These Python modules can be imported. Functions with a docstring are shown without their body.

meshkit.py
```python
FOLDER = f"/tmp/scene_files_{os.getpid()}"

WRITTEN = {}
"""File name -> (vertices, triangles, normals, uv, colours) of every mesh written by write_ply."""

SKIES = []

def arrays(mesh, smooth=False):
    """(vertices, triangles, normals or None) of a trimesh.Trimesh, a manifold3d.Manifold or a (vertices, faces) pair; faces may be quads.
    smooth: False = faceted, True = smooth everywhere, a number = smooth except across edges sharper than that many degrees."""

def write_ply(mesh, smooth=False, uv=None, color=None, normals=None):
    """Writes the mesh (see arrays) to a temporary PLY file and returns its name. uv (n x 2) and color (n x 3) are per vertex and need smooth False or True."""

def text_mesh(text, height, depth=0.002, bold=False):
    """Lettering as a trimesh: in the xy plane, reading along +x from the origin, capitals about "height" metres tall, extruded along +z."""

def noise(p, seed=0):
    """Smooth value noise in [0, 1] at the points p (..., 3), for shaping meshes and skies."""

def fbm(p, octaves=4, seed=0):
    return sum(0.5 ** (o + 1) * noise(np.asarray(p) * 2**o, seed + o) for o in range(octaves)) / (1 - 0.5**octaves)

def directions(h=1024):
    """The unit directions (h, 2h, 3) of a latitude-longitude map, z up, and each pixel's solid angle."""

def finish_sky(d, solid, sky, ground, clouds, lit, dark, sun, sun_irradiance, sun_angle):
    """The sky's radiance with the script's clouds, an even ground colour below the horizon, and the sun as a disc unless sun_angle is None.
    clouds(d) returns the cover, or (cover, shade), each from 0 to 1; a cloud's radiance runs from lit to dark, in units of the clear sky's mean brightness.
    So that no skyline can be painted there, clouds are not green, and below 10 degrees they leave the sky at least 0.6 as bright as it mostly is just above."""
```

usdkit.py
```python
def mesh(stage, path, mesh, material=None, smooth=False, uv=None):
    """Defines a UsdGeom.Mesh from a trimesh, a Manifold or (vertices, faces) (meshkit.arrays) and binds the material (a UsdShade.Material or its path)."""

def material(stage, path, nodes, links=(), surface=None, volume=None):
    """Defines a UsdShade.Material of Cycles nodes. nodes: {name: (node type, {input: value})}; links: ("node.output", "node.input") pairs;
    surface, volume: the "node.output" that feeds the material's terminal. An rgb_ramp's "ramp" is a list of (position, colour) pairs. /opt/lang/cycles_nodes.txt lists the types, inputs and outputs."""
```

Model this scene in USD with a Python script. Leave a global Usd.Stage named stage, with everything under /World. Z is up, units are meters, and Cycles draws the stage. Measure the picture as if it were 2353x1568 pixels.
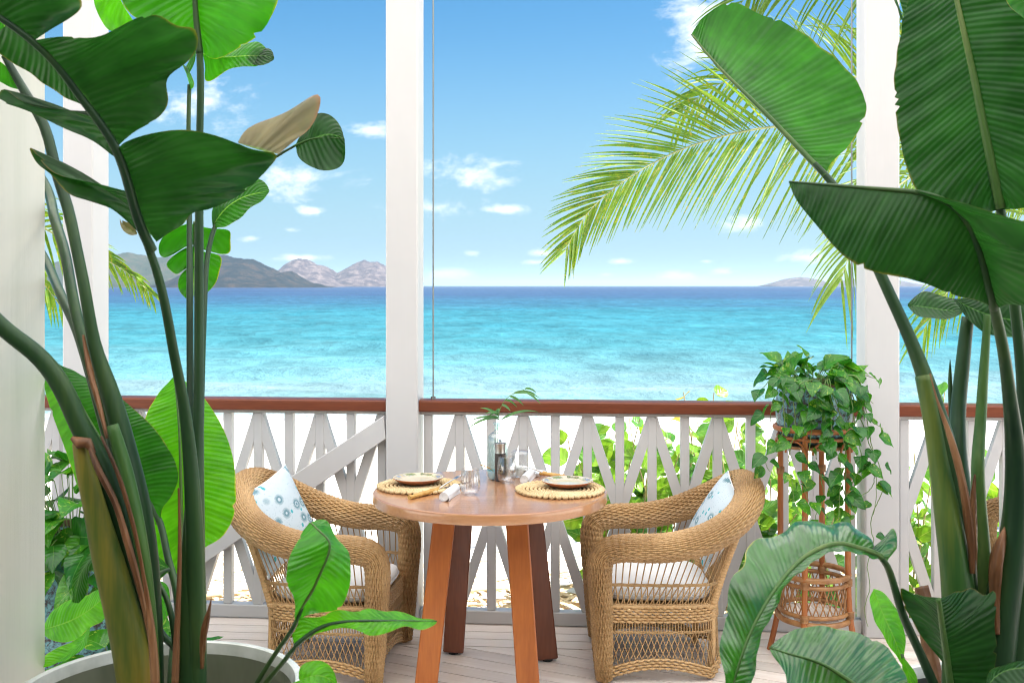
import math, random
import numpy as np, trimesh, usdkit
from scipy.interpolate import CubicSpline, PchipInterpolator
from pxr import Usd, UsdGeom, UsdLux, UsdShade, Gf, Sdf, Vt
from meshkit import fbm

stage = Usd.Stage.CreateInMemory()
UsdGeom.SetStageUpAxis(stage, UsdGeom.Tokens.z)
UsdGeom.SetStageMetersPerUnit(stage, 1.0)
UsdGeom.Xform.Define(stage, '/World')
UsdGeom.Scope.Define(stage, '/World/Looks')

# ---------------------------------------------------------------- camera
EYE = 1.577            # eye height above the deck
FOC = 2430.0           # focal length in units of a 2352 wide picture
HOR = 656.0            # the horizon's row in that picture
cam = UsdGeom.Camera.Define(stage, '/World/camera')
cam.CreateHorizontalApertureAttr(36.0)
cam.CreateVerticalApertureAttr(24.0)
cam.CreateFocalLengthAttr(36.0 * FOC / 2352)
cam.CreateVerticalApertureOffsetAttr(-(784 - HOR) / 2352 * 36.0)
cam.CreateClippingRangeAttr(Gf.Vec2f(0.05, 100000))
cam.CreateFStopAttr(9.0)
cam.CreateFocusDistanceAttr(4.2)
cam.CreateExposureAttr(1.85)
xf = UsdGeom.Xformable(cam)
xf.AddTranslateOp().Set(Gf.Vec3d(0, 0, EYE))
xf.AddRotateXYZOp().Set(Gf.Vec3f(90, 0, 0))

# ---------------------------------------------------------------- sun and sky
SUN_EL, SUN_AZ = math.radians(61), math.radians(88)
sd = np.array([math.sin(SUN_AZ) * math.cos(SUN_EL), math.cos(SUN_AZ) * math.cos(SUN_EL), math.sin(SUN_EL)])
sun = UsdLux.DistantLight.Define(stage, '/World/sun')
sun.CreateIntensityAttr(1.25); sun.CreateAngleAttr(0.53); sun.CreateNormalizeAttr(True)
sun.CreateColorAttr(Gf.Vec3f(1.0, 0.96, 0.90))
zax = sd; xax = np.cross([0, 0, 1.0], zax); xax /= np.linalg.norm(xax); yax = np.cross(zax, xax)
mt = Gf.Matrix4d(*[float(v) for r in (np.r_[xax, 0], np.r_[yax, 0], np.r_[zax, 0], [0, 0, 0, 1]) for v in r])
UsdGeom.Xformable(sun).AddTransformOp().Set(mt)

def clouds():
    """(nodes, links): the sky with cumulus clouds mixed in; each cloud has its direction (tangents right and up of due +y) and its size."""
    N = {'tc': ('texture_coordinate', {}), 'sx': ('separate_xyz', {}),
         'sky': ('sky_texture', {'sky_type': 'single_scattering', 'sun_disc': False, 'sun_elevation': SUN_EL, 'sun_rotation': SUN_AZ, 'altitude': 0.0, 'air_density': 1.0, 'aerosol_density': 0.6, 'ozone_density': 2.5}),
         'hsv': ('hsv', {'saturation': 1.42, 'value': 0.90, 'hue': 0.492}),
         'ym': ('math', {'math_type': 'maximum', 'value2': 0.02}),
         'dx': ('math', {'math_type': 'divide'}), 'dz': ('math', {'math_type': 'divide'}),
         'p': ('combine_xyz', {'z': 0.0}),
         'n1': ('noise_texture', {'scale': 11.0, 'detail': 9.0, 'roughness': 0.66, 'distortion': 0.25}),
         'n1m': ('mapping', {'scale': (1.0, 1.9, 1.0)}),
         'n2': ('noise_texture', {'scale': 5.0, 'detail': 6.0, 'roughness': 0.6})}
    Lk = [('tc.generated', 'sx.vector'), ('tc.generated', 'sky.vector'), ('sky.color', 'hsv.color'),
          ('sx.y', 'ym.value1'), ('sx.x', 'dx.value1'), ('ym.value', 'dx.value2'), ('sx.z', 'dz.value1'), ('ym.value', 'dz.value2'),
          ('dx.value', 'p.x'), ('dz.value', 'p.y'), ('p.vector', 'n1m.vector'), ('n1m.vector', 'n1.vector'), ('tc.generated', 'n2.vector')]
    C = [(470, 240, 130, 62), (715, 408, 120, 36), (1095, 395, 110, 40), (980, 477, 130, 26), (1600, 70, 95, 100), (860, 298, 50, 22), (575, 548, 34, 12),
         (1085, 580, 34, 11), (1247, 580, 36, 12), (1040, 633, 52, 14), (1300, 637, 52, 13), (1570, 637, 70, 15), (1425, 600, 34, 9), (1660, 625, 44, 14), (1230, 602, 40, 8),
         (1390, 630, 30, 9), (715, 485, 25, 10), (660, 527, 25, 8), (690, 592, 60, 10), (1700, 520, 60, 18), (1840, 590, 60, 18), (2060, 560, 60, 25), (200, 480, 60, 24), (1150, 480, 60, 12), (1880, 330, 80, 40), (1620, 600, 30, 8)]
    last = None
    for i, (px, py, a, b) in enumerate(C):
        c = ((px - 1176) / FOC, (HOR - py) / FOC, 0.0); s = (FOC / a / 1.35, FOC / b / 1.3, 0.0)
        N[f'a{i}'] = ('vector_math', {'math_type': 'subtract', 'vector2': c})
        N[f'b{i}'] = ('vector_math', {'math_type': 'multiply', 'vector2': s})
        N[f'c{i}'] = ('vector_math', {'math_type': 'length'})
        Lk += [('p.vector', f'a{i}.vector1'), (f'a{i}.vector', f'b{i}.vector1'), (f'b{i}.vector', f'c{i}.vector1')]
        if last:
            N[f'm{i}'] = ('math', {'math_type': 'minimum'})
            Lk += [(last, f'm{i}.value1'), (f'c{i}.value', f'm{i}.value2')]; last = f'm{i}.value'
        else:
            last = 'c0.value'
    # density = (0.8 - distance) + (noise - 0.5) * k
    N['inv'] = ('math', {'math_type': 'subtract', 'value1': 0.72}); Lk += [(last, 'inv.value2')]
    N['nk'] = ('math', {'math_type': 'multiply_add', 'value2': 4.4, 'value3': -2.2}); Lk += [('n1.fac', 'nk.value1')]
    N['sum'] = ('math', {'math_type': 'add'}); Lk += [('inv.value', 'sum.value1'), ('nk.value', 'sum.value2')]
    N['al'] = ('map_range', {'range_type': 'smoothstep', 'from_min': -0.1, 'from_max': 0.9, 'to_min': 0.0, 'to_max': 0.92}); Lk += [('sum.value', 'al.value')]
    # away from the sea side: a few scattered clouds from plain noise
    N['bk'] = ('map_range', {'range_type': 'smoothstep', 'from_min': 0.56, 'from_max': 0.68, 'to_min': 0.0, 'to_max': 0.8}); Lk += [('n2.fac', 'bk.value')]
    N['fr'] = ('math', {'math_type': 'greater_than', 'value2': 0.3}); Lk += [('sx.y', 'fr.value1')]
    N['mx'] = ('mix_float', {}); Lk += [('fr.value', 'mx.fac'), ('bk.result', 'mx.a'), ('al.result', 'mx.b')]
    N['hz'] = ('map_range', {'range_type': 'smoothstep', 'from_min': 0.26, 'from_max': -0.02, 'to_min': 0.0, 'to_max': 0.85}); Lk += [('sx.z', 'hz.value')]
    N['hc'] = ('mix_color', {'b': (1.65, 3.25, 4.3)}); Lk += [('hz.result', 'hc.fac'), ('hsv.color', 'hc.a')]
    N['col'] = ('mix_color', {'b': (7.4, 7.7, 8.1)}); Lk += [('mx.result', 'col.fac'), ('hc.result', 'col.a')]
    N['bg'] = ('background_shader', {'strength': 0.05}); Lk += [('col.result', 'bg.color')]
    return N, Lk
N, Lk = clouds()
dome = UsdLux.DomeLight.Define(stage, '/World/sky')
UsdShade.MaterialBindingAPI.Apply(dome.GetPrim()).Bind(usdkit.material(stage, '/World/Looks/sky', N, Lk, surface='bg.background'))
dome.GetPrim().SetCustomDataByKey('kind', 'structure')

# ---------------------------------------------------------------- helpers
rng = np.random.default_rng(7)
_names = {}
def fresh(parent, name):
    k = (parent, name); n = _names.get(k, 0); _names[k] = n + 1
    return f'{parent}/{name}' + (f'_{n:03d}' if n else '')
def tag(prim, label=None, cat=None, group=None, kind=None):
    for k, v in (('label', label), ('category', cat), ('group', group), ('kind', kind)):
        if v: prim.SetCustomDataByKey(k, v)
    return prim
class Thing:
    """An Xform at the thing's base; parts are given in world coordinates unless the thing is local."""
    def __init__(s, name, label, cat, loc=(0, 0, 0), rz=None, group=None, kind=None, local=False):
        s.path = fresh('/World', name); s.loc = np.array(loc, float); s.local = local
        x = UsdGeom.Xform.Define(stage, s.path); x.AddTranslateOp().Set(Gf.Vec3d(*map(float, loc)))
        if rz is not None: x.AddRotateZOp().Set(float(rz))
        s.prim = tag(x.GetPrim(), label, cat, group, kind)
    def part(s, name, m, mat, smooth=False, uv=None, label=None, under=None, kind=None):
        v, f = vf(m)
        if not s.local: v = v - s.loc
        p = fresh(under or s.path, name)
        tag(usdkit.mesh(stage, p, (v, f), mat, smooth=smooth, uv=uv).GetPrim(), label, kind=kind)
        return p
def solo(name, m, mat, label=None, cat=None, group=None, kind=None, smooth=False, uv=None):
    p = fresh('/World', name)
    return tag(usdkit.mesh(stage, p, vf(m), mat, smooth=smooth, uv=uv).GetPrim(), label, cat, group, kind)
def copy_of(src, name, loc, rz, label, cat, group):
    p = fresh('/World', name)
    x = UsdGeom.Xform.Define(stage, p)
    x.GetPrim().GetReferences().AddInternalReference(src.path)
    x.ClearXformOpOrder(); x.AddTranslateOp().Set(Gf.Vec3d(*map(float, loc))); x.AddRotateZOp().Set(float(rz))
    x.GetPrim().SetInstanceable(True)
    return tag(x.GetPrim(), label, cat, group)
def vf(m):
    if hasattr(m, 'vertices'): return np.array(m.vertices, float), np.array(m.faces, int)
    v, f = np.asarray(m[0], float), np.asarray(m[1], int)
    if f.shape[1] == 4: f = np.vstack([f[:, [0, 1, 2]], f[:, [0, 2, 3]]])
    return v, f
def cat(ms):
    V, F, n = [], [], 0
    for m in ms:
        v, f = vf(m); V.append(v); F.append(f + n); n += len(v)
    return np.vstack(V), np.vstack(F)
def moved(m, t=(0, 0, 0), R=None, s=1.0):
    v, f = vf(m); v = v * s
    if R is not None: v = v @ np.asarray(R).T
    return v + np.asarray(t, float), f
def rotz(a):
    c, s = math.cos(a), math.sin(a); return np.array([[c, -s, 0], [s, c, 0], [0, 0, 1.0]])
def roty(a):
    c, s = math.cos(a), math.sin(a); return np.array([[c, 0, s], [0, 1, 0], [-s, 0, c]])
def rotx(a):
    c, s = math.cos(a), math.sin(a); return np.array([[1, 0, 0], [0, c, -s], [0, s, c]])
def unit(a):
    a = np.asarray(a, float); return a / (np.linalg.norm(a, axis=-1, keepdims=True) + 1e-12)
def rbox(a, b, c=0.004):
    """A box with chamfered edges, size a (3), centred at b."""
    h = np.array(a, float) / 2; c = min(c, h.min() * 0.45)
    pts = []
    for sx in (-1, 1):
        for sy in (-1, 1):
            for sz in (-1, 1):
                s = np.array([sx, sy, sz])
                for k in range(3):
                    d = np.full(3, c); d[k] = 0
                    pts.append(s * (h - d))
    m = trimesh.convex.convex_hull(np.array(pts))
    return np.array(m.vertices) + np.asarray(b, float), np.array(m.faces)
def frames(P):
    P = np.asarray(P, float); T = unit(np.gradient(P, axis=0))
    a = np.array([0, 0, 1.0]) if abs(T[0][2]) < 0.9 else np.array([1.0, 0, 0])
    n = unit(np.cross(T[0], a)); Ns = [n]
    for i in range(1, len(P)):
        n = n - T[i] * np.dot(n, T[i]); n = unit(n); Ns.append(n)
    Ns = np.array(Ns); return T, Ns, np.cross(T, Ns)
def tube(P, r, sides=8, closed=False, cap=True):
    P = np.asarray(P, float); n = len(P)
    r = np.broadcast_to(np.asarray(r, float), (n,))
    if closed:
        T = unit(np.roll(P, -1, 0) - np.roll(P, 1, 0)); z = np.array([0, 0, 1.0]); Nn = unit(np.cross(T, z)); B = np.cross(T, Nn)
    else: T, Nn, B = frames(P)
    a = np.arange(sides) * 2 * np.pi / sides
    V = (P[:, None] + r[:, None, None] * (np.cos(a)[None, :, None] * Nn[:, None] + np.sin(a)[None, :, None] * B[:, None])).reshape(-1, 3)
    m = n if closed else n - 1
    i, j = np.meshgrid(np.arange(m), np.arange(sides), indexing='ij'); k = (i + 1) % n
    q = np.stack([i * sides + j, i * sides + (j + 1) % sides, k * sides + (j + 1) % sides, k * sides + j], -1).reshape(-1, 4)
    F = np.vstack([q[:, [0, 1, 2]], q[:, [0, 2, 3]]])
    if cap and not closed:
        V = np.vstack([V, P[0], P[-1]]); c0, c1 = n * sides, n * sides + 1; j = np.arange(sides)
        F = np.vstack([F, np.stack([np.full(sides, c0), (j + 1) % sides, j], 1), np.stack([np.full(sides, c1), (n - 1) * sides + j, (n - 1) * sides + (j + 1) % sides], 1)])
    return V, F
def spline(P, n, smooth=True):
    P = np.asarray(P, float)
    d = np.r_[0, np.cumsum(np.linalg.norm(np.diff(P, axis=0), axis=1) + 1e-9)]
    if len(P) < 3 or not smooth:
        f = lambda x: np.stack([np.interp(x, d, P[:, k]) for k in range(P.shape[1])], 1)
    else:
        cs = PchipInterpolator(d, P) if smooth == 'p' else CubicSpline(d, P, bc_type='natural')
        f = lambda x: cs(x)
    t = np.linspace(0, d[-1], max(n * 4, 60)); Q = f(t)
    L = np.r_[0, np.cumsum(np.linalg.norm(np.diff(Q, axis=0), axis=1))]
    return f(np.interp(np.linspace(0, L[-1], n), L, t))
def lathe(prof, n=40, loc=(0, 0, 0)):
    prof = np.asarray(prof, float); a = np.arange(n) * 2 * np.pi / n
    V = np.stack([prof[:, 0][:, None] * np.cos(a), prof[:, 0][:, None] * np.sin(a), np.broadcast_to(prof[:, 1][:, None], (len(prof), n))], -1).reshape(-1, 3)
    i, j = np.meshgrid(np.arange(len(prof) - 1), np.arange(n), indexing='ij')
    q = np.stack([i * n + j, i * n + (j + 1) % n, (i + 1) * n + (j + 1) % n, (i + 1) * n + j], -1).reshape(-1, 4)
    return V + np.asarray(loc, float), np.vstack([q[:, [0, 1, 2]], q[:, [0, 2, 3]]])
def grid(V):
    """A mesh of an (n, m, 3) array of points."""
    n, m = V.shape[:2]; i, j = np.meshgrid(np.arange(n - 1), np.arange(m - 1), indexing='ij')
    q = np.stack([i * m + j, (i + 1) * m + j, (i + 1) * m + j + 1, i * m + j + 1], -1).reshape(-1, 4)
    return V.reshape(-1, 3), np.vstack([q[:, [0, 1, 2]], q[:, [0, 2, 3]]])
def at(px, py, D):
    """The point that lies D metres in front of the eye in the direction of a place in the 2352 wide picture."""
    return np.array([(px - 1176) / FOC * D, D, EYE - (py - HOR) / FOC * D])

CANVAS_T = 0.72
# ---------------------------------------------------------------- materials
def mat(name, nodes, links, surface=None, volume=None):
    return usdkit.material(stage, '/World/Looks/' + name, nodes, links, surface=surface, volume=volume)
def plain(name, col, rough=0.5, col2=None, scale=(6, 6, 6), bump=0.0, bscale=None, spec=0.5, detail=4.0, lo=0.35, hi=0.65, metal=0.0, rv=0.0, sheen=0.0, dist=0.0):
    """Two tones mixed by noise in object space, with fine relief."""
    N = {'tc': ('texture_coordinate', {}), 'm': ('mapping', {'scale': scale}), 'n': ('noise_texture', {'scale': 1.0, 'detail': detail, 'roughness': 0.6, 'distortion': dist}),
         'r': ('map_range', {'from_min': lo, 'from_max': hi, 'clamp': True}), 'c': ('mix_color', {'a': col, 'b': col2 or tuple(0.86 * x for x in col)}),
         'p': ('principled_bsdf', {'roughness': rough, 'specular_ior_level': spec, 'metallic': metal, 'sheen_weight': sheen})}
    L = [('tc.object', 'm.vector'), ('m.vector', 'n.vector'), ('n.fac', 'r.value'), ('r.result', 'c.fac'), ('c.result', 'p.base_color')]
    if bump:
        N['bm'] = ('mapping', {'scale': bscale or scale}); N['bn'] = ('noise_texture', {'scale': 1.0, 'detail': 5.0, 'roughness': 0.65}); N['b'] = ('bump', {'strength': 1.0, 'distance': bump})
        L += [('tc.object', 'bm.vector'), ('bm.vector', 'bn.vector'), ('bn.fac', 'b.height'), ('b.normal', 'p.normal')]
    if rv:
        N['rr'] = ('map_range', {'from_min': 0.3, 'from_max': 0.7, 'to_min': rough - rv, 'to_max': rough + rv, 'clamp': True}); L += [('n.fac', 'rr.value'), ('rr.result', 'p.roughness')]
    return mat(name, N, L, 'p.BSDF')
def leafy(name, col, col2, trans, tfac=0.4, rough=0.34, vein=0.011, vd=0.0006, edge=(0.35, 0.22, 0.03), edge_at=0.965, rib=(0.16, 0.30, 0.06), mott=None, slant=0.0, spec=0.5, coat=0.0):
    """Leaf: st.x runs along the midrib in metres, st.y across from -1 to 1; fine parallel side veins, paler midrib, dry edge, light coming through."""
    N = {'tc': ('texture_coordinate', {}), 's': ('separate_xyz', {}), 'ab': ('math', {'math_type': 'absolute'}),
         'w': ('math', {'math_type': 'multiply_add', 'value2': -slant}), 'f': ('math', {'math_type': 'multiply', 'value2': 2 * math.pi / vein}), 'sn': ('math', {'math_type': 'sine'}),
         'cb': ('combine_xyz', {}), 'vm': ('mapping', {'scale': (60.0, 0.7, 1.0)}), 'vn': ('noise_texture', {'scale': 1.0, 'detail': 4.0, 'roughness': 0.6}),
         'n': ('noise_texture', {'scale': 9.0, 'detail': 5.0, 'roughness': 0.6}), 'r': ('map_range', {'from_min': 0.36, 'from_max': 0.64, 'clamp': True}),
         'c0': ('mix_color', {'a': col, 'b': col2}), 'vf': ('map_range', {'from_min': 0.3, 'from_max': 0.7, 'to_min': 0.74, 'to_max': 1.25, 'clamp': True}),
         'c1': ('mix_color', {'blend_type': 'multiply', 'fac': 1.0}), 'en': ('math', {'math_type': 'multiply_add', 'value2': 0.16, 'value3': -0.09}), 'ea': ('math', {'math_type': 'add'}),
         'em': ('map_range', {'range_type': 'smoothstep', 'from_min': edge_at, 'from_max': 1.02, 'to_max': 0.9}), 'c2': ('mix_color', {'b': edge}),
         'rm': ('map_range', {'range_type': 'smoothstep', 'from_min': 0.045, 'from_max': 0.012, 'to_max': 0.75}), 'c3': ('mix_color', {'b': rib}),
         'hs': ('math', {'math_type': 'multiply_add', 'value2': 1.0}), 'hv': ('math', {'math_type': 'multiply', 'value2': 0.35}),
         'b': ('bump', {'strength': 1.0, 'distance': vd}), 'p': ('principled_bsdf', {'roughness': rough, 'specular_ior_level': spec, 'coat_weight': coat, 'coat_roughness': 0.2}),
         't': ('translucent_bsdf', {}), 'tm': ('mix_color', {'blend_type': 'multiply', 'fac': 1.0, 'b': trans}), 'mx': ('mix_closure', {'fac': tfac})}
    L = [('tc.UV', 's.vector'), ('s.y', 'ab.value1'), ('ab.value', 'w.value1'), ('s.x', 'w.value3'), ('w.value', 'f.value1'), ('f.value', 'sn.value1'),
         ('w.value', 'cb.x'), ('s.y', 'cb.y'), ('cb.vector', 'vm.vector'), ('vm.vector', 'vn.vector'), ('tc.object', 'n.vector'), ('n.fac', 'r.value'), ('r.result', 'c0.fac'),
         ('vn.fac', 'vf.value'), ('c0.result', 'c1.a'), ('vf.result', 'c1.b'), ('n.fac', 'en.value1'), ('ab.value', 'ea.value1'), ('en.value', 'ea.value2'), ('ea.value', 'em.value'),
         ('em.result', 'c2.fac'), ('ab.value', 'rm.value'), ('rm.result', 'c3.fac'), ('c3.result', 'c2.a'),
         ('vn.fac', 'hv.value1'), ('sn.value', 'hs.value1'), ('hv.value', 'hs.value3'), ('hs.value', 'b.height'), ('b.normal', 'p.normal'),
         ('c2.result', 'p.base_color'), ('c2.result', 'tm.a'), ('tm.result', 't.color'), ('p.BSDF', 'mx.closure1'), ('t.BSDF', 'mx.closure2')]
    if mott:
        N['mo'] = ('noise_texture', {'scale': 38.0, 'detail': 3.0, 'roughness': 0.7, 'distortion': 1.2}); N['mr'] = ('map_range', {'range_type': 'smoothstep', 'from_min': 0.56, 'from_max': 0.66, 'to_max': 0.8}); N['cm'] = ('mix_color', {'b': mott})
        L += [('tc.object', 'mo.vector'), ('mo.fac', 'mr.value'), ('mr.result', 'cm.fac'), ('c1.result', 'cm.a'), ('cm.result', 'c3.a')]
    else: L += [('c1.result', 'c3.a')]
    return mat(name, N, L, 'mx.closure')
def wood(name, col, col2, axis=0, rough=0.4, fine=90.0, bump=0.0003, spec=0.5, coat=0.0):
    sc = [fine, fine, fine]; sc[axis] = fine / 26
    s2 = [9.0, 9.0, 9.0]; s2[axis] = 0.8
    N = {'tc': ('texture_coordinate', {}), 'm': ('mapping', {'scale': tuple(sc)}), 'n': ('noise_texture', {'scale': 1.0, 'detail': 5.0, 'roughness': 0.65}),
         'm2': ('mapping', {'scale': tuple(s2)}), 'n2': ('noise_texture', {'scale': 1.0, 'detail': 3.0, 'distortion': 0.6}),
         'ad': ('math', {'math_type': 'multiply_add', 'value2': 0.5}), 'hf': ('math', {'math_type': 'multiply', 'value2': 0.5}),
         'r': ('map_range', {'from_min': 0.36, 'from_max': 0.64, 'clamp': True}), 'c': ('mix_color', {'a': col, 'b': col2}), 'oi': ('object_info', {}),
         'ov': ('map_range', {'from_min': 0, 'from_max': 1, 'to_min': 0.86, 'to_max': 1.1}), 'cm': ('mix_color', {'blend_type': 'multiply', 'fac': 1.0}),
         'b': ('bump', {'strength': 1.0, 'distance': bump}), 'p': ('principled_bsdf', {'roughness': rough, 'specular_ior_level': spec, 'coat_weight': coat, 'coat_roughness': 0.16})}
    L = [('tc.object', 'm.vector'), ('m.vector', 'n.vector'), ('tc.object', 'm2.vector'), ('m2.vector', 'n2.vector'), ('n2.fac', 'hf.value1'), ('n.fac', 'ad.value1'), ('hf.value', 'ad.value3'),
         ('ad.value', 'r.value'), ('r.result', 'c.fac'), ('c.result', 'cm.a'), ('oi.random', 'ov.value'), ('ov.result', 'cm.b'), ('cm.result', 'p.base_color'), ('n.fac', 'b.height'), ('b.normal', 'p.normal')]
    return mat(name, N, L, 'p.BSDF')
def glass(name, tint=(0.985, 0.995, 0.993), rough=0.02, base=0.22):
    N = {'fr': ('layer_weight', {'blend': 0.35}), 'pw': ('math', {'math_type': 'power', 'value2': 1.5}), 'a': ('math', {'math_type': 'multiply_add', 'value2': 0.62, 'value3': base * 0.4}), 't': ('transparent_bsdf', {'color': tint}), 'g': ('glossy_bsdf', {'color': (1, 1, 1), 'roughness': rough}), 'm': ('mix_closure', {})}
    return mat(name, N, [('fr.facing', 'pw.value1'), ('pw.value', 'a.value1'), ('a.value', 'm.fac'), ('t.BSDF', 'm.closure1'), ('g.BSDF', 'm.closure2')], 'm.closure')

WHITE = plain('white_paint', (0.57, 0.555, 0.545), 0.42, (0.54, 0.525, 0.515), (3, 3, 1.2), bump=0.0004, bscale=(60, 60, 3))
MAHOG = wood('mahogany_rail', (0.20, 0.052, 0.021), (0.12, 0.030, 0.013), 0, 0.40, spec=0.35, coat=0.05)
DECK = wood('deck_wood', (0.86, 0.77, 0.70), (0.72, 0.61, 0.53), 0, 0.42, fine=70)
DECKGAP = plain('deck_under', (0.05, 0.04, 0.035), 0.9)
SAND = plain('sand', (0.80, 0.76, 0.69), 0.95, (0.72, 0.67, 0.59), (1.5, 1.5, 1.5), bump=0.02, bscale=(6, 6, 6), spec=0.1)
CEIL = plain('ceiling_paint', (0.82, 0.80, 0.77), 0.6)

# ---------------------------------------------------------------- setting: sea, sand
TH = math.atan(0.084)
U, Vv = np.array([math.cos(TH), -math.sin(TH), 0]), np.array([math.sin(TH), math.cos(TH), 0])
ORG = np.array([0, 4.95, 0.0])
def deckpt(u, v, z=0.0): return ORG + U * u + Vv * v + np.array([0, 0, z])
RD = np.stack([U, Vv, [0, 0, 1.0]], 1)

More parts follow.
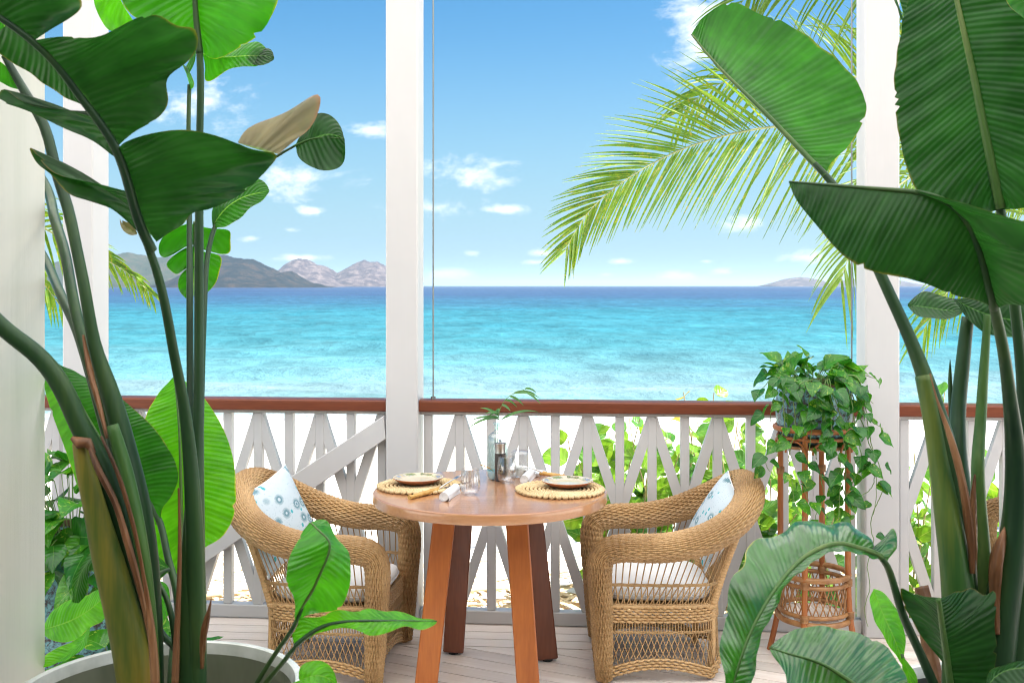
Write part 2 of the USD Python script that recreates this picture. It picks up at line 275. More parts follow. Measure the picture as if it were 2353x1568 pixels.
SEA_Z = -1.5
def sea():
    N = {'g': ('geometry', {}), 's': ('separate_xyz', {}), 'inv': ('math', {'math_type': 'divide', 'value1': 22.6}),
         'm': ('mapping', {'scale': (0.05, 0.16, 1.0)}), 'n': ('noise_texture', {'scale': 1.0, 'detail': 6.0, 'roughness': 0.6, 'distortion': 0.4}),
         'm5': ('mapping', {'scale': (0.006, 0.03, 1.0)}), 'n5': ('noise_texture', {'scale': 1.0, 'detail': 4.0}),
         'k': ('math', {'math_type': 'multiply_add', 'value2': 0.34, 'value3': -0.17}), 'k1': ('math', {'math_type': 'multiply'}), 'k5': ('math', {'math_type': 'multiply_add', 'value2': 0.16, 'value3': -0.08}),
         'ad': ('math', {'math_type': 'add'}), 'ad2': ('math', {'math_type': 'add'}),
         'rp': ('rgb_ramp', {'ramp': [(0.0, (0.0195, 0.0385, 0.0941)), (0.05, (0.0195, 0.0477, 0.1082)), (0.11, (0.0195, 0.0781, 0.1318)), (0.20, (0.0208, 0.1241, 0.1599)), (0.36, (0.0339, 0.1463, 0.1700)), (0.55, (0.0781, 0.1856, 0.2023)), (0.72, (0.1361, 0.2133, 0.2266)), (0.86, (0.1072, 0.2133, 0.2185)), (0.95, (0.2406, 0.2845, 0.2832)), (1.0, (0.5307, 0.4109, 0.4046))]}),
         'm2': ('mapping', {'scale': (0.8, 0.9, 1.0)}), 'n2': ('noise_texture', {'scale': 1.0, 'detail': 7.0, 'roughness': 0.62}),
         'm3': ('mapping', {'scale': (0.72, 0.55, 1.0), 'rotation': (0, 0, 0.10)}), 'n3': ('noise_texture', {'scale': 1.0, 'detail': 5.0, 'roughness': 0.66, 'distortion': 0.15}),
         'm4': ('mapping', {'scale': (0.20, 0.09, 1.0), 'rotation': (0, 0, -0.06)}), 'n4': ('noise_texture', {'scale': 1.0, 'detail': 5.0, 'roughness': 0.62, 'distortion': 0.5}), 'v4': ('map_range', {'from_min': 0.32, 'from_max': 0.70, 'to_min': 0.84, 'to_max': 1.24}), 'cm4': ('mix_color', {'blend_type': 'multiply', 'fac': 1.0}),
         'v2': ('map_range', {'from_min': 0.32, 'from_max': 0.70, 'to_min': 0.76, 'to_max': 1.28}), 'cm': ('mix_color', {'blend_type': 'multiply', 'fac': 1.0}),
         'h': ('math', {'math_type': 'multiply_add', 'value2': 2.5}),
         'b': ('bump', {'strength': 0.7, 'distance': 0.25}),
         'fo': ('map_range', {'range_type': 'smoothstep', 'from_min': 0.88, 'from_max': 1.0}), 'fn': ('map_range', {'range_type': 'smoothstep', 'from_min': 0.40, 'from_max': 0.58}), 'fm': ('math', {'math_type': 'multiply'}), 'cf': ('mix_color', {'b': (0.85, 0.88, 0.87)}),
         'p': ('diffuse_bsdf', {}), 'gl': ('glossy_bsdf', {'color': (1, 1, 1), 'roughness': 0.12}), 'lw': ('fresnel', {'IOR': 1.33}), 'lf': ('math', {'math_type': 'multiply', 'value2': 0.22}), 'mx': ('mix_closure', {})}
    L = [('p.BSDF', 'mx.closure1'), ('gl.BSDF', 'mx.closure2'), ('lw.fac', 'lf.value1'), ('lf.value', 'mx.fac'), ('b.normal', 'gl.normal'), ('b.normal', 'lw.normal'), ('g.position', 's.vector'), ('s.y', 'inv.value2'), ('g.position', 'm.vector'), ('m.vector', 'n.vector'), ('g.position', 'm5.vector'), ('m5.vector', 'n5.vector'), ('n5.fac', 'k5.value1'),
         ('n.fac', 'k.value1'), ('k.value', 'k1.value1'), ('inv.value', 'k1.value2'), ('inv.value', 'ad.value1'), ('k1.value', 'ad.value2'), ('ad.value', 'ad2.value1'), ('k5.value', 'ad2.value2'), ('ad2.value', 'rp.fac'),
         ('g.position', 'm2.vector'), ('m2.vector', 'n2.vector'), ('g.position', 'm3.vector'), ('m3.vector', 'n3.vector'), ('n3.fac', 'v2.value'), ('rp.color', 'cm.a'), ('v2.result', 'cm.b'), ('g.position', 'm4.vector'), ('m4.vector', 'n4.vector'), ('n4.fac', 'v4.value'), ('cm.result', 'cm4.a'), ('v4.result', 'cm4.b'),
         ('n3.fac', 'h.value1'), ('n2.fac', 'h.value3'), ('h.value', 'b.height'), ('b.normal', 'p.normal'),
         ('ad.value', 'fo.value'), ('n2.fac', 'fn.value'), ('fo.result', 'fm.value1'), ('fn.result', 'fm.value2'), ('fm.value', 'cf.fac'), ('cm4.result', 'cf.a'), ('cf.result', 'p.color')]
    M = mat('sea_water', N, L, 'mx.closure')
    ys = np.r_[np.linspace(20, 60, 120), np.geomspace(60.5, 400, 110), np.geomspace(420, 30000, 30)]
    xs = np.linspace(-1, 1, 200)
    Y, X = np.meshgrid(ys, xs, indexing='ij'); X = X * np.maximum(Y * 1.1, 30)
    Z = np.full_like(Y, SEA_Z)
    near = Y < 410
    for lam, amp, ang in ((9.0, 0.07, 0.2), (5.3, 0.05, -0.25), (3.1, 0.028, 0.45), (14.0, 0.06, -0.08)):
        ph = (X * math.sin(ang) + Y * math.cos(ang)) * 2 * np.pi / lam + 1.3 * np.sin(X * 0.11 + lam) + 0.9 * np.sin(X * 0.31 + Y * 0.07)
        Z += near * amp * np.sin(ph) * np.clip((Y - 22) / 14, 0.15, 1) * np.clip((410 - Y) / 200, 0, 1)
    solo('sea', grid(np.stack([X, Y, Z], -1)), M, kind='structure', smooth=True)
sea()

def ground_z(x, y):
    z = np.interp(y, [-400, -6, 5.2, 7, 12, 19, 22.6, 60, 400], [-0.45, -0.45, -0.45, -0.5, -0.78, -1.25, -1.52, -3.6, -9])
    return z
def ground():
    ys = np.r_[-400, -100, -30, -10, np.linspace(-6, 5.5, 12), np.linspace(5.8, 30, 110), 40, 80, 400]
    xs = np.r_[-600, -200, -60, np.linspace(-30, 30, 130), 60, 200, 600]
    Y, X = np.meshgrid(ys, xs, indexing='ij')
    Z = ground_z(X, Y)
    inn = (np.abs(X) < 31) & (Y > 5) & (Y < 31)
    Z = Z + inn * 0.10 * (fbm(np.stack([X * 0.6, Y * 0.6, 0 * X], -1).reshape(-1, 3)).reshape(X.shape))
    solo('sand_beach', grid(np.stack([X, Y, Z], -1)), SAND, kind='structure', smooth=True)
ground()

# ---------------------------------------------------------------- islands
def island(label, prof, D, depth, mats, seed, name='rocky_island', noise=0.36, base=SEA_Z - 3):
    """prof: crest outline as (column, row) pairs of the picture, put D metres out at real size."""
    px = np.linspace(prof[0][0], prof[-1][0], 150)
    crest = np.interp(px, [p[0] for p in prof], [p[1] for p in prof])
    x0 = (px - 1176) / FOC
    h = 0.84 * np.maximum((HOR - crest) / FOC * D + EYE - SEA_Z, 0.0)
    vs = np.linspace(-1, 1, 60)
    Vg, Xg = np.meshgrid(vs, x0 * D, indexing='ij'); H = np.broadcast_to(h, Vg.shape)
    P = np.stack([Xg / 90, Vg * depth / 90 + seed * 7.3, 0 * Xg], -1).reshape(-1, 3)
    n1 = fbm(P).reshape(Vg.shape); n2 = fbm(P * 3.1 + 11).reshape(Vg.shape); n3 = fbm(P * 8.0 + 3).reshape(Vg.shape)
    prof_v = np.clip(1 - np.abs(Vg) ** 1.5, 0, 1)
    rid = 1 - 2.2 * np.abs(n2)
    Z = H * prof_v * (1 + noise * n1 * 1.2 * (np.abs(Vg) > 0.02)) + H * noise * (0.55 * n2 + 0.4 * n3 + 0.25 * (rid - 0.5)) * np.clip(prof_v, 0, 1)
    Z = SEA_Z + Z - 4 * (1 - np.clip(prof_v * 8, 0, 1))
    Yg = D + Vg * depth + 12 * n1
    return solo(name, grid(np.stack([Xg + 0.02 * (Yg - D) * 0, Yg, Z], -1)), mats, label, 'island', smooth=40)
def rock(name, a, b, c, sc):
    N = {'g': ('geometry', {}), 'm': ('mapping', {'scale': (sc, sc, sc * 1.6)}), 'n': ('noise_texture', {'scale': 1.0, 'detail': 8.0, 'roughness': 0.68}),
         'r': ('rgb_ramp', {'ramp': [(0.3, a), (0.48, b), (0.62, c)]}), 'p': ('principled_bsdf', {'roughness': 0.95, 'specular_ior_level': 0.05}), 'b': ('bump', {'strength': 1.0, 'distance': 6.0})}
    return mat(name, N, [('g.position', 'm.vector'), ('m.vector', 'n.vector'), ('n.fac', 'r.fac'), ('r.color', 'p.base_color'), ('n.fac', 'b.height'), ('b.normal', 'p.normal')], 'p.BSDF')
HILL_G = rock('hill_scrub', (0.018, 0.028, 0.018), (0.035, 0.046, 0.026), (0.065, 0.055, 0.038), 0.045)
HILL_D = rock('hill_dark', (0.004, 0.009, 0.012), (0.012, 0.016, 0.018), (0.040, 0.030, 0.024), 0.05)
HILL_P = rock('hill_pale', (0.028, 0.022, 0.028), (0.066, 0.049, 0.051), (0.155, 0.118, 0.108), 0.04)
island('low green and grey hill at the far left beyond the bay', [(40, 650), (100, 618), (180, 600), (262, 594), (310, 592), (360, 598), (420, 592), (470, 600), (560, 630), (640, 652), (680, 658)], 2300, 300, HILL_G, 1, 'green_hill_island')
island('dark rocky headland falling steeply to the sea behind the split leaf', [(395, 655), (430, 640), (470, 610), (505, 592), (530, 600), (553, 604), (575, 603), (600, 614), (615, 621), (640, 633), (664, 628), (690, 645), (715, 656), (740, 659)], 1800, 200, HILL_D, 2, 'dark_headland')
island('small low dark rock just off the tip of the headland', [(690, 660), (705, 656), (722, 652), (735, 653), (748, 658), (760, 660)], 1750, 25, HILL_D, 5, 'sea_rock')
island('pale rocky island with a flat topped peak left of the white post', [(610, 657), (640, 634), (665, 612), (680, 603), (697, 599), (714, 604), (722, 612), (748, 616), (770, 630), (790, 642), (810, 650), (830, 657)], 2900, 300, HILL_P, 3, 'pale_island')
island('pale rocky island whose right end the central white post hides', [(740, 657), (775, 634), (800, 620), (822, 609), (838, 607), (850, 612), (868, 610), (885, 618), (910, 632), (940, 650), (960, 657)], 3000, 300, HILL_P, 4, 'pale_island')
island('low pinkish island on the horizon under the palm frond', [(1762, 656), (1780, 649), (1805, 641), (1832, 637), (1850, 638), (1876, 642), (1893, 649), (1906, 655)], 3600, 200, HILL_P, 6, 'pale_island', noise=0.3)
island('small low island on the horizon beside the right white post', [(1915, 656), (1935, 646), (1955, 641), (1990, 642), (2040, 640), (2090, 650), (2120, 656)], 3800, 200, HILL_P, 7, 'pale_island', noise=0.3)

# ---------------------------------------------------------------- deck, posts, roof, railing
def clip_poly(poly, n, c):
    out = []
    for i in range(len(poly)):
        a, b = poly[i], poly[(i + 1) % len(poly)]; da, db = np.dot(a, n) - c, np.dot(b, n) - c
        if da <= 0: out.append(a)
        if da * db < 0: out.append(a + (b - a) * da / (da - db))
    return out
def deck():
    b = rbox((12.0, 7.6, 0.06), (0.0, -3.75, -0.066), 0.002)
    b = (b[0] @ RD.T + ORG, b[1])
    p = tag(usdkit.mesh(stage, '/World/deck', b, DECKGAP).GetPrim(), kind='structure')
    T = 0.028
    def plank(poly, grain):
        poly = [np.asarray(q) for q in poly]
        if len(poly) < 3: return
        cen = np.mean(poly, 0); top = [cen + (q - cen) for q in poly]; n = len(poly)
        Vt3 = [np.r_[q, 0.0] for q in top] + [np.r_[q, -T] for q in top]
        F = [(0, i, i + 1) for i in range(1, n - 1)] + [(i, n + i, (i + 1) % n) for i in range(n)] + [(n + i, n + (i + 1) % n, (i + 1) % n) for i in range(n)]
        V3 = np.array(Vt3) @ RD.T + ORG
        # the board's own frame: grain along local x
        a = TH_D if grain else 0.0
        R = RD @ rotz(a)
        m = UsdGeom
        pp = fresh('/World/deck', 'plank')
        loc = V3.mean(0) + np.array([0, 0, 0])
        me = usdkit.mesh(stage, pp, ((V3 - loc) @ R, F), DECK)
        Mx = np.eye(4); Mx[:3, :3] = R.T; Mx[3, :3] = loc
        UsdGeom.Xformable(me).AddTransformOp().Set(Gf.Matrix4d(*[float(q) for q in Mx.ravel()]))
    g = 0.0065
    for k in range(4):   # boards along the rail
        v1 = 0.06 - k * 0.098; v0 = v1 - 0.098 + g
        for u0, u1 in ((-6, -2.31), (-2.306, 0.902), (0.906, 3.1), (3.104, 6)):
            plank([(u0, v0), (u1, v0), (u1, v1), (u0, v1)], False)
    TH_D = -math.radians(21)
    d = np.array([math.cos(TH_D), math.sin(TH_D)]); n = np.array([-d[1], d[0]])
    vtop = 0.06 - 4 * 0.098 - 0.002
    k = -70
    r2 = random.Random(3)
    while k < 60:
        o = k * 0.098; k += 1
        cuts = [-9, r2.uniform(-4.5, -1.0), r2.uniform(0.8, 3.5), 9]
        for a, b_ in zip(cuts[:-1], cuts[1:]):
            P = [n * (o + g / 2) + d * a, n * (o + g / 2) + d * (b_ - g), n * (o + 0.098 - g / 2) + d * (b_ - g), n * (o + 0.098 - g / 2) + d * a]
            for nn, c in (((0, 1.0), vtop), ((0, -1.0), 3.2), ((1.0, 0), 3.6), ((-1.0, 0), 3.6)):
                P = clip_poly([np.asarray(q, float) for q in P], np.asarray(nn), c)
                if len(P) < 3: break
            if len(P) >= 3 and np.ptp(np.array(P), 0).max() > 0.12: plank(P, True)
deck()

def post(u, label, w=0.15, v0=-0.085, v1=0.085, z1=4.2):
    t = Thing('white_post', label, 'post', deckpt(u, 0))
    m = rbox((w, v1 - v0, z1), (u, (v0 + v1) / 2, z1 / 2 + 0.001), 0.006); t.part('shaft', (m[0] @ RD.T + ORG, m[1]), WHITE)
    return t
PU = (-2.07, -0.507, 1.668)
post(PU[0], 'white wooden porch post at the left, partly behind the dark stems')
post(PU[1], 'white square porch post in the middle, behind the round table')
post(PU[2], 'white square porch post at the right, behind the hanging pothos')
post(3.9, 'white porch post at the far right corner of the deck')
wl = Thing('white_column', 'broad pale wooden column in the left foreground beside the big pot', 'column', (-1.31, 2.3, 0))
wl.part('shaft', rbox((0.32, 0.60, 4.2), (-1.31, 2.31, 2.101), 0.006), plain('column_paint', (0.57, 0.555, 0.49), 0.45, (0.49, 0.49, 0.42), (7, 7, 0.7), bump=0.0012, bscale=(60, 45, 2.2)))
def roof():
    """A porch roof of white canvas stretched over rafters: daylight comes through it softly."""
    v = np.array([[-4.5, -7.5, 4.36], [6.2, -7.5, 4.36], [6.2, 1.0, 4.36], [-4.5, 1.0, 4.36]]) @ RD.T + ORG
    M = mat('white_canvas', {'d': ('diffuse_bsdf', {'color': (0.80, 0.80, 0.79)}), 't': ('translucent_bsdf', {'color': (0.93, 0.92, 0.905)}), 'm': ('mix_closure', {'fac': CANVAS_T})}, [('d.BSDF', 'm.closure1'), ('t.BSDF', 'm.closure2')], 'm.closure')
    p = tag(usdkit.mesh(stage, '/World/porch_ceiling', (v, np.array([[0, 1, 2], [0, 2, 3]])), M).GetPrim(), kind='structure')
    for k in range(9):
        m = rbox((0.06, 8.45, 0.14), (-4.4 + k * 1.31, -3.25, 4.285), 0.004); usdkit.mesh(stage, fresh('/World/porch_ceiling', 'rafter'), (m[0] @ RD.T + ORG, m[1]), WHITE)
roof()
m = rbox((10.7, 0.16, 4.3), (0.85, -7.62, 2.14), 0.01)
solo('house_wall', (m[0] @ RD.T + ORG, m[1]), plain('house_paint', (0.22, 0.15, 0.10), 0.6, (0.15, 0.10, 0.07), (2, 2, 2)), 'brown wooden house wall that closes the porch at its back', 'wall')

def railing(u0, u1, first, label, phase=0):
    """Handrail, bottom rail and white battens: uprights every 0.149 m, and a lattice of slanting battens between them."""
    t = Thing('porch_railing', label, 'railing', deckpt((u0 + u1) / 2, 0))
    def put(name, m, M, smooth=False): t.part(name, (m[0] @ RD.T + ORG, m[1]), M, smooth)
    L = u1 - u0; c = (u0 + u1) / 2
    # handrail: rounded top corners
    pr = []
    for q in np.linspace(0, np.pi, 13): pr.append((0.058 * np.sign(math.cos(q)) * abs(math.cos(q)) ** 0.3, 1.022 + 0.022 * abs(math.sin(q)) ** 0.4))
    pr = [(0.054, 0.990), (0.058, 0.994)] + pr + [(-0.058, 0.994), (-0.054, 0.990)]
    n = len(pr); Vh = np.array([[x, y, z] for x in (u0, u1) for (y, z) in pr]); F = []
    for i in range(n): F += [(i, (i + 1) % n, n + (i + 1) % n), (i, n + (i + 1) % n, n + i)]
    F += [(0, i + 1, i) for i in range(1, n - 1)] + [(n, n + i, n + i + 1) for i in range(1, n - 1)]
    put('handrail', (Vh, np.array(F)), MAHOG, 35)
    put('top_fillet', rbox((L, 0.05, 0.016), (c, 0, 0.981), 0.003), WHITE)
    put('bottom_rail', rbox((L, 0.062, 0.062), (c, 0, 0.032), 0.004), WHITE)
    z0, z1 = 0.063, 0.973; zm = (z0 + z1) / 2; sp = 0.1492
    k = 0; u = first
    while u < u1 - 0.01:
        if u > u0 + 0.01: put('baluster', rbox((0.041, 0.044, z1 - z0), (u, 0, (z0 + z1) / 2), 0.003), WHITE)
        if (k + phase) % 2 == 1:
            for sx in (-1, 1):
                for za, zb in ((z1, zm), (z0, zm)):
                    a, b = np.array([u, 0, za]), np.array([u + sx * sp, 0, zb])
                    if not (u0 < b[0] < u1 + 0.02): continue
                    d = unit(b - a); nn = np.array([-d[2], d[0]]) * 0.0225; A2, B2, d2 = a[[0, 2]], b[[0, 2]], d[[0, 2]] * 0.08
                    P = [A2 - d2 + nn, B2 + d2 + nn, B2 + d2 - nn, A2 - d2 - nn]
                    for n2, c2 in (((0, 1), z1 + 0.002), ((0, -1), -(z0 - 0.002)), ((sx, 0), sx * b[0] + 0.006), ((-sx, 0), -sx * a[0] + 0.006)):
                        P = clip_poly([np.asarray(q, float) for q in P], np.asarray(n2, float), c2)
                    m = trimesh.convex.convex_hull(np.array([[q[0], y, q[1]] for q in P for y in (-0.019, 0.019)]))
                    put('slanting_batten', (np.array(m.vertices), np.array(m.faces)), WHITE)
        u += sp; k += 1
    return t
railing(PU[0] + 0.076, PU[1] - 0.076, PU[0] + 0.113, 'white lattice railing with mahogany handrail left of the middle post')
railing(PU[1] + 0.076, PU[2] - 0.076, PU[1] + 0.113, 'white lattice railing with mahogany handrail between the middle and right posts')
railing(PU[2] + 0.076, 3.82, PU[2] + 0.113, 'white lattice railing with mahogany handrail right of the right post')
railing(-4.4, PU[0] - 0.076, -4.3, 'white lattice railing with mahogany handrail at the far left end', 1)
def brace():
    t = Thing('stair_brace', 'broad white board slanting down from the middle post in front of the railing', 'board', deckpt(-1.1, -0.07))
    a, b = np.array([PU[1] - 0.075, 0, 0.905]), np.array([-1.62, 0, 0.225])
    d = unit(b - a); m = rbox((np.linalg.norm(b - a) + 0.05, 0.03, 0.125), (0, -0.062, 0), 0.004); R = roty(-math.atan2(d[2], d[0]))
    v = m[0] @ R.T + (a + b) / 2; v[:, 0] = np.minimum(v[:, 0], PU[1] - 0.0765)
    t.part('brace_board', (v @ RD.T + ORG, m[1]), WHITE)
brace()
STEEL = plain('cable_steel', (0.26, 0.28, 0.28), 0.4, metal=0.5)
for u, lb in ((PU[1] + 0.135, 'thin grey blind cable from handrail up, right of the middle post'), (PU[2] - 0.115, 'thin grey blind cable from handrail up, left of the right post')):
    t = Thing('blind_cable', lb, 'cable', deckpt(u, 0.0, 1.042))
    t.part('cable', tube([deckpt(u, 0.0, 1.042), deckpt(u, 0.0, 1.8), deckpt(u, 0.0, 4.20)], 0.0038, 8), STEEL, True)
    t.part('foot', lathe([(0.0, 1.058), (0.012, 1.056), (0.012, 1.043), (0.0, 1.043)], 12, deckpt(u, 0.0)), STEEL, 40)

# ---------------------------------------------------------------- dining table
TX, TY, TR, TZ = -0.0885, 4.30, 0.475, 0.75
TEAKX = wood('teak_top', (0.50, 0.25, 0.115), (0.40, 0.18, 0.078), 0, 0.20, spec=0.6, coat=0.9)
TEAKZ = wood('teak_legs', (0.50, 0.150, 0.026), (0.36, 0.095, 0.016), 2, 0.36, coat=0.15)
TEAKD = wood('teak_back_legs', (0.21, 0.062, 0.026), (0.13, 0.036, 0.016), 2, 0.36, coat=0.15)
RUBBER = plain('rubber', (0.02, 0.02, 0.02), 0.7)
def table():
    t = Thing('round_table', 'round teak dining table with four splayed legs between two wicker chairs', 'table', (TX, TY, 0))
    pr = [(0.0, 0.706), (TR - 0.012, 0.706), (TR - 0.003, 0.709), (TR, 0.716), (TR, 0.741), (TR - 0.003, 0.747), (TR - 0.010, TZ), (0.0, TZ)]
    t.part('tabletop', lathe(pr, 96, (TX, TY, 0)), TEAKX, 35)
    c = np.array([TX - 0.005, TY, 0]); R = rotz(math.radians(-12))
    for k, (sx, sy) in enumerate(((-1, -1), (1, -1), (-1, 1), (1, 1))):
        b = c + R @ np.array([sx * 0.205, sy * 0.205, 0.012]); e = c + R @ np.array([sx * 0.142, sy * 0.142, 0.705])
        L = np.linalg.norm(e - b); m = rbox((0.088, 0.052, L), (0, 0, 0), 0.005)
        z = unit(e - b); x = unit(np.cross([0, 1.0, 0], z)); y = np.cross(z, x); v = m[0] @ np.stack([x, y, z], 1).T + (b + e) / 2
        v[:, 2] = np.where(v[:, 2] > 0.66, np.minimum(v[:, 2] + 0.02, 0.7055), v[:, 2])
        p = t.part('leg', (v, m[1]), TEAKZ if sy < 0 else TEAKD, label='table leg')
        t.part('foot_pad', lathe([(0, 0.0), (0.022, 0.0), (0.022, 0.016), (0, 0.016)], 16, (b[0], b[1], 0.001)), RUBBER, 40, under=p)
    for sx, sy, w in ((0, -1, (0.23, 0.03, 0.055)), (0, 1, (0.23, 0.03, 0.055)), (-1, 0, (0.03, 0.22, 0.055)), (1, 0, (0.03, 0.22, 0.055))):
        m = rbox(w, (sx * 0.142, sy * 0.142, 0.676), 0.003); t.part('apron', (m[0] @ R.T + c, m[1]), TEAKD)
table()

# ---------------------------------------------------------------- wicker chairs
def wick(name, a, b, c, rough=0.45):
    N = {'tc': ('texture_coordinate', {}), 'n': ('noise_texture', {'scale': 5.0, 'detail': 2.0}), 'n2': ('noise_texture', {'scale': 240.0, 'detail': 2.0}),
         'ad': ('math', {'math_type': 'multiply_add', 'value2': 0.5}), 'h': ('math', {'math_type': 'multiply', 'value2': 0.5}),
         'r': ('rgb_ramp', {'ramp': [(0.36, a), (0.5, b), (0.64, c)]}), 'p': ('principled_bsdf', {'roughness': rough, 'specular_ior_level': 0.5})}
    return mat(name, N, [('tc.object', 'n.vector'), ('tc.object', 'n2.vector'), ('n.fac', 'h.value1'), ('n2.fac', 'ad.value1'), ('h.value', 'ad.value3'), ('ad.value', 'r.fac'), ('r.color', 'p.base_color')], 'p.BSDF')
WICK = wick('wicker', (0.265, 0.146, 0.055), (0.395, 0.235, 0.096), (0.52, 0.33, 0.15))
WICK2 = wick('wicker_thick', (0.40, 0.235, 0.095), (0.52, 0.315, 0.135), (0.62, 0.40, 0.19))
CANVAS = plain('cushion_canvas', (0.78, 0.77, 0.75), 0.85, (0.74, 0.73, 0.71), (8, 8, 8), bump=0.002, bscale=(30, 30, 30), spec=0.15)
def woven_sweep(path, rad, rows=42, pitch=0.024, per=6, rr=4, th=0.0050, amp=0.0022, ring=0.0042):
    """A closed wicker roll: weavers run along it and pass over and under rings of stakes."""
    path = np.asarray(path, float)
    L = np.linalg.norm(np.diff(path, axis=0), axis=1).sum(); n = int(L / pitch) * per + 1
    d = np.r_[0, np.cumsum(np.linalg.norm(np.diff(path, axis=0), axis=1))]
    P = spline(path, n); s = np.linspace(0, 1, n); R = np.interp(s, d / d[-1], rad)
    T, Nn, B = frames(P)
    v = np.arange(rows * rr); row = v // rr; fr = (v % rr) / rr
    ang = v / (rows * rr) * 2 * np.pi
    prof = np.sqrt(np.clip(1 - (2 * fr - 1) ** 2, 0, 1))
    ph = np.pi * np.arange(n)[:, None] / per + np.pi * row[None, :]
    h = amp * np.sin(ph) + th * prof[None, :] + 0.0008 * np.sin(row * 12.9898)[None]
    h = h + ring * (np.abs(np.cos(np.pi * np.arange(n) / per)) - 0.6)[:, None]
    rad2 = R[:, None] + h - th
    V = P[:, None] + rad2[..., None] * (np.cos(ang)[None, :, None] * Nn[:, None] + np.sin(ang)[None, :, None] * B[:, None])
    V = V.reshape(-1, 3); m = rows * rr
    i, j = np.meshgrid(np.arange(n - 1), np.arange(m), indexing='ij')
    q = np.stack([i * m + j, i * m + (j + 1) % m, (i + 1) * m + (j + 1) % m, (i + 1) * m + j], -1).reshape(-1, 4)
    F = np.vstack([q[:, [0, 1, 2]], q[:, [0, 2, 3]]])
    c0 = len(V); V = np.vstack([V, P[0], P[-1]]); jj = np.arange(m)
    F = np.vstack([F, np.stack([np.full(m, c0), (jj + 1) % m, jj], 1), np.stack([np.full(m, c0 + 1), (n - 1) * m + jj, (n - 1) * m + (jj + 1) % m], 1)])
    return V, F
def chair(label, loc, rz):
    t = Thing('wicker_chair', label, 'chair', loc, rz, local=True)
    half = [(0.232, -0.262, 0.012, .034), (0.240, -0.268, 0.16, .042), (0.248, -0.274, 0.34, .047), (0.252, -0.279, 0.45, .050), (0.235, -0.283, 0.512, .052), (0.18, -0.288, 0.536, .054), (0.06, -0.297, 0.540, .056),
            (-0.08, -0.306, 0.556, .058), (-0.20, -0.300, 0.595, .060), (-0.30, -0.255, 0.652, .061), (-0.362, -0.16, 0.705, .061), (-0.383, -0.06, 0.731, .061)]
    full = half + [(x, -y, z, r) for x, y, z, r in half[::-1]]
    full = np.array(full)
    t.part('woven_rim', woven_sweep(full[:, :3], full[:, 3]), WICK, 60)
    # side, back and front walls
    base = np.array([(0.215, -0.258), (-0.10, -0.258), (-0.185, -0.235), (-0.228, -0.16), (-0.235, 0.0), (-0.228, 0.16), (-0.185, 0.235), (-0.10, 0.258), (0.215, 0.258)])
    Bs = spline(np.c_[base, np.zeros(len(base))], 201)[:, :2]
    top = full[5:-5]; Ts = spline(np.vstack([[0.215, -0.285, 0.535], top[:, :3], [0.215, 0.285, 0.535]])[:, :3], 201); Ts[:, 2] -= 0.048
    S = np.linspace(0, 1, 201); Lw = np.linalg.norm(np.diff(Bs, axis=0), axis=1).sum()
    def wall(s, z):
        s = np.clip(s, 0, 1); b = np.array([np.interp(s, S, Bs[:, 0]), np.interp(s, S, Bs[:, 1])]); tp = np.array([np.interp(s, S, Ts[:, k]) for k in range(3)])
        if z <= 0.30: k = 1 + 0.06 * (0.30 - z) / 0.30; return np.array([b[0] * k, b[1] * (1 + 0.02 * (0.3 - z) / 0.3), z])
        f = (z - 0.30) / (tp[2] - 0.30); xy = b + (tp[:2] - b) * f; return np.array([xy[0], xy[1], z])
    def front(s, z): return np.array([0.228 + 0.014 * z, -0.235 + 0.47 * s, z])
    def arch(s, segs):
        for a, b in segs:
            if a <= s <= b: q = (s - a) / (b - a); return 0.052 + 0.045 * (1 - (2 * q - 1) ** 2)
        return 0.052
    lat, thick = [], []
    def strand(fn, pts, r, lst=lat, sides=4): lst.append(tube([fn(a, b) for a, b in pts], r, sides, cap=False))
    for fn, L, segs, up in ((wall, Lw, [(0, 0.31), (0.31, 0.69), (0.69, 1)], True), (front, 0.47, [(0, 1)], False)):
        N = int(L / 0.0225)
        for i in range(N + 1):
            s = i / N; za = arch(s, segs); ds = 1.0 / N
            if up:
                zt = np.interp(s, S, Ts[:, 2]) + 0.01
                strand(fn, [(s, 0.385), (s, (0.385 + zt) / 2), (s, zt)], 0.0026)
                strand(fn, [(s, 0.296), (s + 0.55 * ds, 0.34), (s + ds, 0.388)], 0.0024); strand(fn, [(s + ds, 0.296), (s + 0.45 * ds, 0.34), (s, 0.388)], 0.0024)
            for o in (-0.25, 0.25): strand(fn, [(s + o * ds, 0.192), (s + o * ds, 0.24)], 0.0026)
            k = 1.9 * ds
            strand(fn, [(s, 0.197), (s + 0.35 * k, 0.16), (s + 0.7 * k, 0.12), (s + k, za)], 0.0022); strand(fn, [(s + k, 0.197), (s + 0.65 * k, 0.16), (s + 0.3 * k, 0.12), (s, za)], 0.0022)
        M = int(L / 0.015) * 2
        def braid(zf, rows, pitch, r):
            for rw in range(rows):
                pts = []
                for i in range(M + 1):
                    s = i / M; p = fn(s, zf(s) + (rw + 0.5) * pitch); q = fn(min(s + 0.003, 1), p[2]) - fn(max(s - 0.003, 0), p[2]); nn = unit(np.array([q[1], -q[0], 0]))
                    pts.append(p + nn * 0.0042 * math.sin(math.pi * i / 2 + math.pi * rw + 0.4) + np.array([0, 0, 0.0012 * math.sin(i * 1.7 + rw)]))
                thick.append(tube(np.array(pts), r, 5, cap=False))
        braid(lambda s: 0.234, 6, 0.0112, 0.0056)
        braid(lambda s: arch(s, segs) - 0.046, 4, 0.0115, 0.0056)
        for z in ([0.388, 0.305, 0.39, 0.197] if up else [0.305, 0.197]):
            for o in (-0.0016, 0.003): strand(fn, [(s, z + o + 0.0015 * math.sin(s * 160 + o * 1000)) for s in np.linspace(0, 1, 61)], 0.0034)
